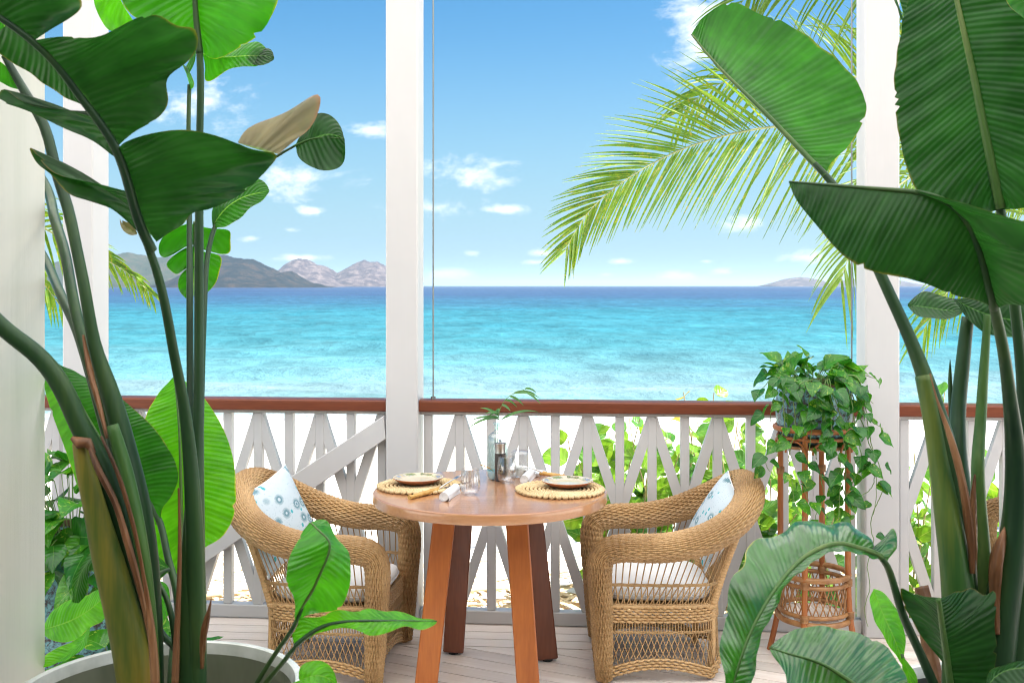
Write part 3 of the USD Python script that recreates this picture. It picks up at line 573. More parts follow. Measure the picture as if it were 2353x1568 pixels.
        # wrapped core along the seat edge and at the foot
        strand(fn, [(s, 0.3) for s in np.linspace(0, 1, 40)], 0.0075, thick, 6)
    t.part('open_lattice', cat(lat), WICK, True, kind='stuff')
    t.part('braided_band', cat(thick), WICK2, True, kind='stuff')
    for sy in (-1, 1):
        P = spline([(-0.205, sy * 0.215, 0.29), (-0.235, sy * 0.222, 0.40), (-0.29, sy * 0.232, 0.56), (-0.315, sy * 0.236, 0.625)], 170)
        t.part('back_pole', tube(P, 0.0165 + 0.0022 * np.abs(np.sin(np.arange(170) * 0.52)), 12), WICK2, True)
        t.part('rear_foot', tube([(-0.20, sy * 0.205, 0.002), (-0.205, sy * 0.21, 0.15), (-0.2, sy * 0.21, 0.29)], [0.014, 0.015, 0.016], 10), WICK2, True)
        t.part('front_foot', tube([(0.231, sy * 0.262, 0.001), (0.232, sy * 0.262, 0.05)], [0.017, 0.020], 10), WICK2, True)
    t.part('seat_deck', rbox((0.42, 0.48, 0.014), (-0.005, 0, 0.292), 0.005), WICK2)
    return t
c1 = chair('golden wicker armchair right of the table, facing left, before the green bush', (0.605, 4.475, 0), 179.0)
C2 = ((-0.742, 4.465, 0), -7.5)
copy_of(c1, 'wicker_chair', C2[0], C2[1], 'golden wicker armchair left of the table with slanting white board behind it', 'chair', None)
copy_of(c1, 'wicker_chair', (2.40, 4.62, 0), 168.0, 'wicker chair at the right edge, mostly hidden behind thick green stems', 'chair', None)
def cushion(loc, rz, label):
    n, m = 30, 40
    th = np.linspace(-np.pi / 2, np.pi / 2, n)[:, None]; ph = np.linspace(0, 2 * np.pi, m)[None]
    sp = lambda x, e: np.sign(x) * np.abs(x) ** e
    X = 0.225 * sp(np.cos(th), 0.35) * sp(np.cos(ph), 0.42); Y = 0.238 * sp(np.cos(th), 0.35) * sp(np.sin(ph), 0.42); Z = 0.036 * sp(np.sin(th), 0.75) + 0 * ph
    V = np.stack([X + 0.012, Y, Z + 0.012 * np.cos(X * 6) * np.cos(Y * 6) * (Z > 0)], -1); V[..., 2] += 0.005 * np.sin(X * 23 + Y * 11) * (Z > 0.01)
    t = Thing('seat_cushion', label, 'cushion', loc, rz, local=True)
    g = grid(V); t.part('cover', (g[0] + [0, 0, 0.336], g[1]), CANVAS, True)
    e = np.linspace(0, 2 * np.pi, 81)[:-1]
    t.part('piping', tube(np.stack([0.226 * sp(np.cos(e), 0.42) + 0.012, 0.239 * sp(np.sin(e), 0.42), np.full(80, 0.336)], 1), 0.0035, 6, closed=True), CANVAS, True)
cushion((0.605, 4.475, 0), 179.0, 'white seat cushion on the wicker chair right of the table')
cushion(C2[0], C2[1], 'white seat cushion on the wicker chair left of the table')
cushion((2.40, 4.62, 0), 168.0, 'white cushion on the wicker chair at the right edge of the photo')
def pillow_mat():
    N = {'tc': ('texture_coordinate', {}), 'v': ('voronoi_texture', {'feature': 'f1', 'scale': 4.8, 'randomness': 0.6}), 'ms': ('vector_math', {'math_type': 'multiply', 'vector2': (4.8, 4.8, 0)}),
         'df': ('vector_math', {'math_type': 'subtract'}), 's': ('separate_xyz', {}), 'at': ('math', {'math_type': 'arctan2'}), 'tm': ('math', {'math_type': 'multiply', 'value2': 22.0}), 'sn': ('math', {'math_type': 'sine'}),
         'ed': ('math', {'math_type': 'multiply_add', 'value2': 0.075, 'value3': 0.33}), 'in': ('math', {'math_type': 'less_than'}), 'r1': ('math', {'math_type': 'greater_than', 'value2': 0.185}), 'pet': ('math', {'math_type': 'multiply'}),
         'r2': ('math', {'math_type': 'compare', 'value2': 0.10, 'value3': 0.028}), 'pm': ('math', {'math_type': 'maximum'}),
         'v2': ('voronoi_texture', {'feature': 'f1', 'scale': 12.0, 'randomness': 1.0}), 'o1': ('math', {'math_type': 'less_than', 'value2': 0.25}), 'sc': ('separate_xyz', {}), 'o2': ('math', {'math_type': 'greater_than', 'value2': 0.45}), 'om': ('math', {'math_type': 'multiply'}), 'of': ('math', {'math_type': 'greater_than', 'value2': 0.42}), 'om2': ('math', {'math_type': 'multiply'}),
         'vs': ('voronoi_texture', {'feature': 'f1', 'scale': 34.0, 'randomness': 1.0}), 'd1': ('math', {'math_type': 'less_than', 'value2': 0.2}), 'd2': ('math', {'math_type': 'multiply'}), 'd3': ('math', {'math_type': 'multiply', 'value2': 0.8}),
         'c0': ('mix_color', {'a': (0.50, 0.57, 0.61), 'b': (0.25, 0.36, 0.42)}), 'c1': ('mix_color', {'b': (0.14, 0.25, 0.29)}), 'c2': ('mix_color', {'b': (0.07, 0.36, 0.40)}), 'p': ('principled_bsdf', {'roughness': 0.85, 'specular_ior_level': 0.15}),
         'mp': ('mapping', {'scale': (1.0, 0.72, 1.0)})}
    L = [('tc.UV', 'v.vector'), ('tc.UV', 'df.vector1'), ('v.position', 'df.vector2'), ('df.vector', 's.vector'), ('s.y', 'at.value1'), ('s.x', 'at.value2'), ('at.value', 'tm.value1'), ('tm.value', 'sn.value1'), ('sn.value', 'ed.value1'),
         ('v.distance', 'in.value1'), ('ed.value', 'in.value2'), ('v.distance', 'r1.value1'), ('in.value', 'pet.value1'), ('r1.value', 'pet.value2'), ('v.distance', 'r2.value1'), ('pet.value', 'pm.value1'), ('r2.value', 'pm.value2'),
         ('tc.UV', 'mp.vector'), ('mp.vector', 'v2.vector'), ('v2.distance', 'o1.value1'), ('v2.color', 'sc.vector'), ('sc.x', 'o2.value1'), ('o1.value', 'om.value1'), ('o2.value', 'om.value2'), ('v.distance', 'of.value1'), ('om.value', 'om2.value1'), ('of.value', 'om2.value2'),
         ('tc.UV', 'vs.vector'), ('vs.distance', 'd1.value1'), ('d1.value', 'd2.value1'), ('of.value', 'd2.value2'), ('d2.value', 'd3.value1'), ('d3.value', 'c0.fac'), ('c0.result', 'c1.a'), ('pm.value', 'c1.fac'), ('c1.result', 'c2.a'), ('om2.value', 'c2.fac'), ('c2.result', 'p.base_color')]
    return mat('pillow_print', N, L, 'p.BSDF')
PRINT = pillow_mat()
def pillow(A, AB, AC, nrm, label, seed):
    A, AB, AC = (np.array(q, float) for q in (A, AB, AC)); n = unit(np.array(nrm, float)); c = A + AB / 2 + AC / 2
    n = unit(n - unit(AB) * np.dot(n, unit(AB))); n = unit(n - unit(AC) * np.dot(n, unit(AC)))
    g = np.linspace(-1, 1, 33); X, Y = np.meshgrid(g, g, indexing='ij')
    pin = 1 - 0.10 * (1 - X ** 2) * 1.0; pin2 = 1 - 0.10 * (1 - Y ** 2)
    H = 0.062 * np.clip((1 - X ** 2) * (1 - Y ** 2), 0, 1) ** 0.42
    wr = 0.004 * fbm(np.stack([X * 2 + seed, Y * 2, 0 * X], -1).reshape(-1, 3)).reshape(X.shape)
    P = c + (X * pin2)[..., None] * AB / 2 + (Y * pin)[..., None] * AC / 2
    t = Thing('throw_pillow', label, 'pillow', c - [0, 0, 0.15])
    uv = np.stack([(X + 1) / 2 + seed, (Y + 1) / 2], -1).reshape(-1, 2)
    t.part('printed_front', grid(P + (H + wr)[..., None] * n), PRINT, True, uv=uv)
    f = grid(P - (H - wr)[..., None] * n); t.part('plain_back', (f[0], f[1][:, ::-1]), CANVAS, True)
    e = np.r_[P[:, 0], P[-1, 1:], P[::-1, -1][1:], P[0, ::-1][1:-1]]
    t.part('piping', tube(e, 0.003, 6, cap=False), CANVAS, True)
pillow((-0.985, 4.60, 0.80), (-0.15, -0.33, -0.085), (0.16, -0.04, -0.31), (0.75, -0.45, 0.48), 'white pillow with teal flower print leaning in the left wicker chair', 0.0)
pillow((0.925, 4.53, 0.785), (0.02, -0.28, -0.10), (-0.17, 0.0, -0.26), (-0.82, -0.2, 0.5), 'white pillow with teal flower print leaning in the right wicker chair', 3.37)

# ---------------------------------------------------------------- what lies on the table
def ont(px, py, z=TZ):
    D = FOC * (EYE - z) / (py - HOR); return np.array([(px - 1176) / FOC * D, D, z])
RAFFIA = wick('raffia', (0.42, 0.29, 0.13), (0.60, 0.44, 0.23), (0.72, 0.57, 0.34), 0.8)
TERRA = plain('terracotta', (0.46, 0.15, 0.06), 0.45, (0.36, 0.11, 0.045), (14, 14, 14))
LINEN = plain('white_linen', (0.80, 0.79, 0.79), 0.9, (0.77, 0.76, 0.76), (9, 9, 9), bump=0.0012, bscale=(90, 90, 90), spec=0.1)
BAMBOO = plain('bamboo_handle', (0.60, 0.36, 0.10), 0.3, (0.46, 0.24, 0.055), (40, 40, 40))
SILVER = plain('polished_steel', (0.62, 0.62, 0.62), 0.16, metal=1.0)
def placemat(c, R, label):
    t = Thing('placemat', label, 'placemat', c); br = []
    # rings of plaited raffia laid side by side, a scalloped edge of loops outside
    for k in range(9):
        r = 0.016 + k * 0.0165; n = max(int(2 * np.pi * r / 0.006), 20); a = np.arange(n) * 2 * np.pi / n
        for s in (0, 1):
            w = np.sin(a * int(r / 0.0035) / 1.0 + s * np.pi)
            br.append(tube(np.stack([c[0] + (r + 0.0035 * w) * np.cos(a), c[1] + (r + 0.0035 * w) * np.sin(a), c[2] + 0.0062 + 0.0022 * np.cos(a * int(r / 0.0035) + s * np.pi)], 1), 0.0046, 5, closed=True))
    t.part('plaited_disc', cat(br), RAFFIA, True, kind='stuff')
    m = int(2 * np.pi * R / 0.0265)
    for i in range(m):
        a = 2 * np.pi * i / m; e = np.linspace(0, 2 * np.pi, 13)[:-1]; rr = 0.0068
        ce = np.array([c[0] + (R - 0.011) * math.cos(a), c[1] + (R - 0.011) * math.sin(a), c[2] + 0.0078]); rad = np.array([math.cos(a), math.sin(a), 0]); tn = np.array([-rad[1], rad[0], 0])
        L = np.array([ce + rad * 0.0085 * math.cos(x) + tn * 0.0062 * math.sin(x) + np.array([0, 0, 0.0016 * math.sin(3 * x + i)]) for x in e])
        t.part('edge_loop', tube(L, rr * (1 + 0.08 * math.sin(i * 5.1)), 6, closed=True), RAFFIA, True)
def plate_mat(name, sprig):
    N = {'tc': ('texture_coordinate', {}), 's': ('separate_xyz', {}), 'r2': ('vector_math', {'math_type': 'length'}), 'an': ('math', {'math_type': 'arctan2'}),
         'rm': ('map_range', {'from_min': 0.0725, 'from_max': 0.078, 'clamp': True}), 'rp': ('map_range', {'from_min': 0.098, 'from_max': 0.1005, 'clamp': True}), 'band': ('math', {'math_type': 'subtract'}),
         'ak': ('math', {'math_type': 'multiply', 'value2': 0.075}), 'cb': ('combine_xyz', {}), 'vo': ('voronoi_texture', {'feature': 'f1', 'scale': 70.0, 'randomness': 1.0}), 'le': ('math', {'math_type': 'less_than', 'value2': 0.27}),
         'w': ('wave_texture', {'scale': 90.0, 'distortion': 2.0, 'detail': 1.0, 'bands_direction': 'diagonal'}), 'wl': ('math', {'math_type': 'greater_than', 'value2': 0.55}), 'nn': ('noise_texture', {'scale': 32.0, 'detail': 1.0}), 'nl': ('math', {'math_type': 'greater_than', 'value2': 0.52}),
         'm1': ('math', {'math_type': 'multiply'}), 'm2': ('math', {'math_type': 'multiply'}), 'm3': ('math', {'math_type': 'multiply'}),
         'cc': ('rgb_ramp', {'interpolate': False, 'ramp': sprig}), 'sx': ('separate_xyz', {}), 'c': ('mix_color', {'a': (0.62, 0.53, 0.38)}), 'p': ('principled_bsdf', {'roughness': 0.12, 'coat_weight': 0.4})}
    L = [('tc.object', 's.vector'), ('s.x', 'cb.x'), ('s.y', 'cb.y'), ('cb.vector', 'r2.vector1'), ('r2.value', 'rm.value'), ('r2.value', 'rp.value'), ('rm.result', 'band.value1'), ('rp.result', 'band.value2'),
         ('cb.vector', 'vo.vector'), ('vo.distance', 'le.value1'), ('cb.vector', 'w.vector'), ('w.fac', 'wl.value1'), ('cb.vector', 'nn.vector'), ('nn.fac', 'nl.value1'),
         ('wl.value', 'm1.value1'), ('nl.value', 'm1.value2'), ('m1.value', 'm2.value1'), ('band.value', 'm2.value2'), ('vo.color', 'sx.vector'), ('sx.x', 'cc.fac'), ('cc.color', 'c.b'), ('m2.value', 'c.fac'), ('c.result', 'p.base_color')]
    return mat(name, N, L, 'p.BSDF')
PLM = plate_mat('plate_glaze', [(0.0, (0.10, 0.17, 0.03)), (0.4, (0.20, 0.30, 0.05)), (0.6, (0.45, 0.30, 0.06)), (0.75, (0.22, 0.30, 0.45)), (0.9, (0.30, 0.10, 0.05))])
def plate(c, label):
    t = Thing('terracotta_plate', label, 'plate', c)
    t.part('glazed_face', lathe([(0.0, 0.0125), (0.060, 0.0125), (0.072, 0.0155), (0.1015, 0.0255), (0.1035, 0.0250)], 64, c), PLM, 50)
    t.part('terracotta_body', lathe([(0.0, 0.0), (0.050, 0.0), (0.058, 0.001), (0.082, 0.010), (0.1030, 0.0215), (0.1042, 0.0235), (0.1035, 0.0249)], 64, c), TERRA, 50)
    # painted leaf sprigs on the sloping rim
    for a0, col, n in ((2.05, (0.09, 0.20, 0.02), 7), (1.25, (0.05, 0.09, 0.03), 8), (0.35, (0.20, 0.30, 0.55), 5), (2.8, (0.25, 0.38, 0.60), 5), (5.2, (0.42, 0.30, 0.06), 5)):
        ms = []
        for i in range(n):
            a = a0 + (i - n / 2) * 0.072
            for s in (-1, 1):
                r0 = 0.088; p0 = np.array([r0 * math.cos(a), r0 * math.sin(a)]); d = np.array([-math.sin(a), math.cos(a)]) * 0.8 + s * np.array([math.cos(a), math.sin(a)]) * 0.75
                q = [p0, p0 + d * 0.005 + np.array([-d[1], d[0]]) * 0.0016, p0 + d * 0.0105, p0 + d * 0.005 - np.array([-d[1], d[0]]) * 0.0016]
                V = np.array([[x, y, 0.0163 + (math.hypot(x, y) - 0.072) / 0.0295 * 0.0100] for x, y in q]) + c
                ms.append((V, np.array([[0, 3, 2], [0, 2, 1]])))
        t.part('painted_sprig', cat(ms), plain('sprig_%d' % int(a0 * 100), col, 0.3) if label.endswith('left placemat') else '/World/Looks/sprig_%d' % int(a0 * 100))
ML, MR = np.array([-0.380, 4.345, TZ]), np.array([0.193, 4.265, TZ])
placemat(ML, 0.172, 'round scalloped raffia placemat at the left side of the table')
placemat(MR, 0.178, 'round scalloped raffia placemat at the right side of the table')
plate(np.array([-0.388, 4.37, TZ + 0.013]), 'glazed terracotta plate with green leaf sprigs on the left placemat')
plate(np.array([0.226, 4.30, TZ + 0.013]), 'glazed terracotta plate with pale painted rim on the right placemat')
def napkin(a, b, r, label, seed=0):
    a, b = np.array(a, float), np.array(b, float); d = unit(b - a); x = unit(np.cross(d, [0, 0, 1.0])); z = np.cross(x, d)
    th = np.linspace(0, 2 * np.pi * 2.6, 80); rr = r * (0.30 + 0.70 * th / th[-1])
    t = Thing('rolled_napkin', label, 'napkin', (a + b) / 2)
    V = []
    for f in np.linspace(0, 1, 12):
        k = 1 - 0.07 * math.sin(math.pi * f)
        ring = np.array([a + (b - a) * f + x * q * k * math.cos(h) + z * (q * k * math.sin(h)) for q, h in zip(rr, th)])
        tail = np.array([ring[-1] + x * (-0.0) + (-z) * e + x * 0.006 * math.sin(e * 90 + f * 3) for e in np.linspace(0.003, r * 0.7, 5)]) if False else ring[-1:] * 1.0
        V.append(ring + z * 0.0)
    g = grid(np.array(V)); t.part('roll', g, LINEN, True)
    e = x * r; fl = []
    for f in np.linspace(0, 1, 12):
        s0 = a + (b - a) * f + x * r * (1 - 0.07 * math.sin(math.pi * f)); fl.append([s0 + (-z) * q * r * 0.95 + x * (0.10 * r * math.sin(q * 3 + f * 4 + seed)) for q in np.linspace(0, 1, 6)])
    t.part('loose_flap', grid(np.array(fl)), LINEN, True)
    core = [a + d * 0.0015, b - d * 0.0015]; t.part('core', tube(core, [r * 0.93, r * 0.93], 28), LINEN, 40)
    t.part('lining', grid(np.array(V)[:, :, :] * 1.0 + 0.0008 * z), LINEN, True)
nl0, nl1 = ont(1019, 1152) + [0, 0, 0.019], ont(1047, 1131) + [0, 0, 0.019]
napkin(nl0, nl1, 0.019, 'white rolled napkin beside the left plate, in front of the ribbed tumbler')
nr0, nr1 = ont(1204, 1112) + [0, 0, 0.0195], ont(1222, 1092) + [0, 0, 0.0195]
napkin(nr0, nr1, 0.0195, 'white rolled napkin beside the right plate, behind the plain tumbler', 2)
def cutlery(P, kind, label, bend=0.0):
    """P: handle end, handle joint, tip (world). A bamboo handle with nodes and a steel fork or knife."""
    h0, h1, tip = (np.array(q, float) for q in P); t = Thing('bamboo_' + kind, label, kind, (h0 + h1) / 2)
    n = 40; f = np.linspace(0, 1, n); r = 0.0084 + 0.0016 * np.exp(-((f - 0.03) / 0.03) ** 2) + 0.0016 * np.exp(-((f - 0.36) / 0.025) ** 2) + 0.0016 * np.exp(-((f - 0.68) / 0.025) ** 2) + 0.0012 * np.exp(-((f - 0.97) / 0.03) ** 2)
    t.part('bamboo_handle', tube(h0 + (h1 - h0) * f[:, None], r, 12), BAMBOO, 50)
    d = unit(tip - h1); x = unit(np.cross(d, [0, 0, 1.0])); z = np.cross(x, d); L = np.linalg.norm(tip - h1)
    if kind == 'fork':
        t.part('neck', tube(spline([h1 - d * 0.004, h1 + d * L * 0.3 + z * 0.003, h1 + d * L * 0.62], 10), [0.0045] + [0.0026] * 8 + [0.003], 8), SILVER, True)
        m = rbox((L * 0.12, 0.018, 0.002), (0, 0, 0), 0.0009); R = np.stack([d, x, z], 1); t.part('fork_head', (m[0] @ R.T + h1 + d * L * 0.66, m[1]), SILVER)
        for k in range(4): o = (k - 1.5) * 0.0052; t.part('tine', tube([h1 + d * L * 0.71 + x * o, h1 + d * L * 0.86 + x * o - z * 0.004, tip + x * o], [0.0013, 0.0012, 0.0006], 6), SILVER, True)
    else:
        V = []
        for q in np.linspace(0, 1, 14):
            w = 0.0085 * (1 - max(0, (q - 0.7) / 0.3) ** 2) if q > 0.12 else 0.004
            c = h1 + d * L * q; V.append([c - x * 0.004, c - x * 0.004 + z * 0.0008, c + x * w + z * 0.0003, c + x * w, c - x * 0.004])
        t.part('blade', grid(np.array(V)), SILVER, 40)
hz = np.array([0, 0, 0.008])
e1 = np.array([-0.205, 4.26, 0.793])
cutlery((ont(940, 1147) + hz, ont(1006, 1131) + hz * 1.6, ont(1071, 1117) + [0, 0, 0.062]), 'fork', 'bamboo handled fork lying across the left rolled napkin')
cutlery((ont(952, 1143) + hz, ont(1010, 1127) + hz * 1.2, ont(1083, 1121) + [0, 0, 0.028]), 'knife', 'bamboo handled knife under the left rolled napkin, beside the left placemat')
cutlery((ont(1305, 1105) + [0, 0, 0.016], ont(1247, 1100) + [0, 0, 0.026], ont(1199, 1100) + [0, 0, 0.060]), 'fork', 'bamboo handled fork propped behind the right plate, tines on the napkin')
cutlery((ont(1296, 1101) + [0, 0, 0.014], ont(1240, 1097) + [0, 0, 0.020], ont(1185, 1096) + [0, 0, 0.036]), 'knife', 'bamboo handled knife behind the right plate, next to the propped fork')
GLASS = glass('clear_glass', (0.955, 0.965, 0.97)); GLASSB = glass('bottle_glass', (0.80, 0.90, 0.91), 0.03, 0.30)
def tumbler(c, r, h, ribs, label):
    t = Thing('glass_tumbler', label, 'glass', c)
    pr = [(0.0, 0.004), (r * 0.55, 0.004), (r * 0.82, h * 0.10), (r * 0.99, h * 0.30), (r, h * 0.45), (r * 0.95, h * 0.72), (r * 0.84, h)]
    P = spline(np.array([(x, 0, z) for x, z in pr]), 26)[:, [0, 2]]
    inner = np.array([(max(x - 0.0022, 0), z + 0.003) for x, z in P[3:]])[::-1]; inner[0, 1] = P[-1, 1]
    prof = np.vstack([[(0.0, 0.0005), (r * 0.5, 0.0005)], P[3:], inner, [(0.0, 0.011)]])
    v, f = lathe(prof, 96, c)
    if ribs:
        a = np.arctan2(v[:, 1] - c[1], v[:, 0] - c[0]); k = 1 + 0.022 * np.cos(ribs * a) * np.clip((v[:, 2] - c[2]) / 0.02, 0, 1); v[:, :2] = c[:2] + (v[:, :2] - c[:2]) * k[:, None]
    t.part('bowl', (v, f), GLASS, True)
tumbler(ont(1080, 1136), 0.0385, 0.105, 22, 'clear glass tumbler with vertical ribs right of the left napkin')
tumbler(ont(1164, 1108.5), 0.041, 0.112, 0, 'clear plain glass tumbler in front of the pepper mill')
bc = ont(1142.7, 1098)
def bottle():
    t = Thing('glass_bottle', 'dimpled clear glass bottle vase with a palm sprig, at the table back', 'bottle', bc)
    pr = [(0.0, 0.002), (0.038, 0.002), (0.0425, 0.006), (0.0435, 0.02), (0.0435, 0.165), (0.041, 0.180), (0.030, 0.193), (0.017, 0.201), (0.0135, 0.208), (0.0135, 0.226), (0.019, 0.229), (0.0195, 0.238), (0.0165, 0.241), (0.0125, 0.2405), (0.011, 0.236), (0.011, 0.207)]
    P = []
    for (a, b), (c, d) in zip(pr[:-1], pr[1:]):
        k = max(1, int(math.hypot(c - a, d - b) / 0.0045)); P += [(a + (c - a) * q / k, b + (d - b) * q / k) for q in range(k)]
    v, f = lathe(P + [pr[-1]], 80, (0, 0, 0)); a = np.arctan2(v[:, 1], v[:, 0]); z = v[:, 2]
    w = ((z > 0.012) & (z < 0.165)) * 0.0011 * np.sin(a * 26 + 1.5 * np.floor(z / 0.007)) * np.sin(z * 2 * np.pi / 0.014); rr = np.hypot(v[:, 0], v[:, 1]) + 1e-9
    v[:, :2] *= ((rr + w) / rr)[:, None]; t.part('glass_body', (v + bc, f), GLASSB, True)
    t.part('water', lathe([(0.0, 0.006), (0.0395, 0.006), (0.0400, 0.15), (0.0, 0.15)], 40, bc), glass('vase_water', (0.90, 0.97, 0.96), 0.0, 0.02), 40)
bottle()
def pepper_mill():
    c = ont(1149, 1104); t = Thing('pepper_mill', 'tall pepper mill with steel top and dark body before the bottle', 'pepper mill', c)
    t.part('mill_body', lathe([(0.0, 0.001), (0.0225, 0.001), (0.0235, 0.004), (0.0235, 0.118), (0.0, 0.118)], 36, c), plain('mill_dark', (0.035, 0.03, 0.028), 0.18, (0.06, 0.05, 0.045), (120, 120, 120)), 40)
    t.part('steel_collar', lathe([(0.0, 0.1185), (0.0225, 0.1185), (0.0215, 0.128), (0.0222, 0.152), (0.0242, 0.156), (0.0235, 0.161), (0.0, 0.163)], 36, c), plain('brushed_steel', (0.55, 0.53, 0.51), 0.3, metal=1.0), 40)
    t.part('knob', lathe([(0.0, 0.163), (0.006, 0.163), (0.007, 0.168), (0.0045, 0.176), (0.0, 0.177)], 20, c), SILVER, 40)
pepper_mill()
def lantern():
    c = ont(1196, 1094); t = Thing('glass_candle_jar', 'dimpled glass candle jar with a domed top right of the bottle', 'candle jar', c)
    pr = [(0.0, 0.001), (0.040, 0.001), (0.0435, 0.005)] + [(0.0440, 0.005 + 0.0945 * k / 22) for k in range(1, 23)] + [(0.043, 0.106), (0.036, 0.113), (0.020, 0.117), (0.0, 0.1175)]
    v, f = lathe(pr, 80, (0, 0, 0)); a = np.arctan2(v[:, 1], v[:, 0]); z = v[:, 2]; rr = np.hypot(v[:, 0], v[:, 1]) + 1e-9
    w = ((z > 0.01) & (z < 0.098)) * 0.0013 * np.sin(a * 24 + 1.9 * np.round(z / 0.0086)) ; v[:, :2] *= ((rr + w) / rr)[:, None]
    t.part('jar', (v + c, f), GLASS, True)
    t.part('candle', lathe([(0.0, 0.008), (0.027, 0.008), (0.027, 0.043), (0.025, 0.045), (0.0, 0.043)], 30, c), plain('candle_wax', (0.82, 0.80, 0.74), 0.5), 40)
lantern()
def bowl():
    c = ont(1139, 1101) + [-0.008, 0, 0]; t = Thing('blue_dish', 'small pale blue ceramic dish between the bottle and plain tumbler', 'dish', c)
    o = [(0.0, 0.001), (0.012, 0.001), (0.016, 0.003), (0.026, 0.018), (0.031, 0.036), (0.0315, 0.040)]; i = [(0.029, 0.0395), (0.0235, 0.019), (0.0, 0.008)]
    t.part('dish', lathe(o + i, 40, c), plain('pale_blue_glaze', (0.34, 0.58, 0.66), 0.2, (0.46, 0.66, 0.70), (60, 60, 60)), 50)
    s = Thing('wooden_spoon', 'tiny wooden spoon standing in the small pale blue dish', 'spoon', c + [0, 0, 0.02])
    s.part('spoon', tube(spline([c + [0.012, 0, 0.016], c + [-0.01, 0.004, 0.041], c + [-0.058, 0.01, 0.062]], 14), np.r_[0.005, 0.0045, [0.0022] * 11, 0.003], 8), BAMBOO, True)
    d = ont(1228, 1090); q = Thing('white_tray', 'small low white dish right of the candle jar at table back', 'dish', d)
    q.part('tray', lathe([(0.0, 0.001), (0.048, 0.001), (0.055, 0.014), (0.053, 0.014), (0.046, 0.005), (0.0, 0.005)], 48, d), plain('white_glaze', (0.72, 0.74, 0.76), 0.18), 50)
bowl()

# ---------------------------------------------------------------- rattan plant stand with its pot
CANE = plain('rattan_cane', (0.42, 0.145, 0.035), 0.3, (0.30, 0.09, 0.022), (20, 20, 9), rv=0.06)
CANEB = plain('rattan_basket', (0.40, 0.20, 0.075), 0.35, (0.27, 0.12, 0.040), (30, 30, 30))
SX, SY = 1.283, 4.50
def spot_glaze(name, sc=24.0):
    N = {'tc': ('texture_coordinate', {}), 'n': ('noise_texture', {'scale': sc, 'detail': 6.0, 'roughness': 0.68, 'distortion': 0.5}), 'r': ('rgb_ramp', {'ramp': [(0.38, (0.045, 0.028, 0.025)), (0.45, (0.075, 0.085, 0.095)), (0.50, (0.10, 0.23, 0.26)), (0.58, (0.16, 0.36, 0.38)), (0.68, (0.24, 0.42, 0.44))]}),
         'g': ('separate_xyz', {}), 'p': ('principled_bsdf', {'roughness': 0.28, 'specular_ior_level': 0.5}), 'b': ('bump', {'strength': 0.6, 'distance': 0.002})}
    return mat(name, N, [('tc.object', 'n.vector'), ('n.fac', 'r.fac'), ('r.color', 'p.base_color'), ('n.fac', 'b.height'), ('b.normal', 'p.normal')], 'p.BSDF')
BLUEG = spot_glaze('blue_speckle_glaze', 48.0); POTRIM = plain('brown_glaze_rim', (0.10, 0.055, 0.035), 0.35, (0.16, 0.09, 0.05), (20, 20, 20)); SOIL = plain('potting_soil', (0.035, 0.022, 0.014), 0.95, (0.06, 0.04, 0.025), (60, 60, 60), bump=0.01, bscale=(90, 90, 90))
def ring(c, r, z, tr, n=48, wob=0.0): a = np.arange(n) * 2 * np.pi / n; return tube(np.stack([c[0] + r * np.cos(a), c[1] + r * np.sin(a), np.full(n, z)], 1), tr, 8, closed=True)
def stand():
    t = Thing('rattan_plant_stand', 'tall brown rattan plant stand with a round basket shelf below', 'plant stand', (SX, SY, 0)); c = (SX, SY)
    for k in range(4):
        a = math.radians(-128 + 90 * k + 8); d = np.array([math.cos(a), math.sin(a), 0])
        P = spline([np.array([SX, SY, 0]) + d * r + np.array([0, 0, z]) for r, z in ((0.190, 0.0), (0.156, 0.16), (0.143, 0.40), (0.142, 0.72), (0.142, 0.985))], 30)
        f = np.linspace(0, 1, 30); p = t.part('cane_leg', tube(P, 0.0125 + 0.0012 * np.exp(-((f - 0.55) / 0.02) ** 2), 12), CANE, True)
        for z in (0.79, 0.345, 0.185):
            i = np.argmin(abs(P[:, 2] - z)); q = np.arange(70) / 70 * 2 * np.pi * 6
            t.part('binding', tube(np.stack([P[i, 0] + 0.0155 * np.cos(q), P[i, 1] + 0.0155 * np.sin(q), P[i, 2] - 0.016 + 0.032 * np.arange(70) / 70], 1), 0.0028, 5), CANEB, True, under=p)
    for z, r, tr in ((0.975, 0.160, 0.0115), (0.938, 0.147, 0.0085), (0.36, 0.144, 0.0125), (0.328, 0.141, 0.0095), (0.205, 0.141, 0.0095), (0.175, 0.146, 0.0125)):
        t.part('cane_ring', ring(c, r, z, tr), CANEB if z < 0.5 else CANE, True)
    lat = []
    n = 30
    for k in range(n):
        for s in (-1, 1):
            q = np.linspace(0, 1, 6); a = 2 * np.pi * (k + s * q * 1.5) / n; lat.append(tube(np.stack([SX + 0.139 * np.cos(a), SY + 0.139 * np.sin(a), 0.205 + 0.123 * q], 1), 0.0028, 5))
    t.part('basket_lattice', cat(lat), CANEB, True, kind='stuff')
    for k in range(9):
        w = 0.132; x = -0.12 + k * 0.030; L = 2 * math.sqrt(max(w * w - x * x, 0.0009)); t.part('shelf_slat', rbox((0.027, L, 0.008), (SX + x, SY, 0.188), 0.002), DECK)
    for k in range(8):
        a = 2 * np.pi * k / 8; q = np.linspace(0, np.pi, 9); t.part('arch_cane', tube(np.stack([SX + 0.156 * np.cos(a + 0.3 * np.cos(q)), SY + 0.156 * np.sin(a + 0.3 * np.cos(q)), 0.93 - 0.05 * (1 - np.sin(q))], 1), 0.005, 6), CANE, True)
    t.part('pot_board', lathe([(0.0, 0.895), (0.146, 0.895), (0.146, 0.907), (0.0, 0.907)], 36, (SX, SY, 0)), CANEB, 40)
stand()
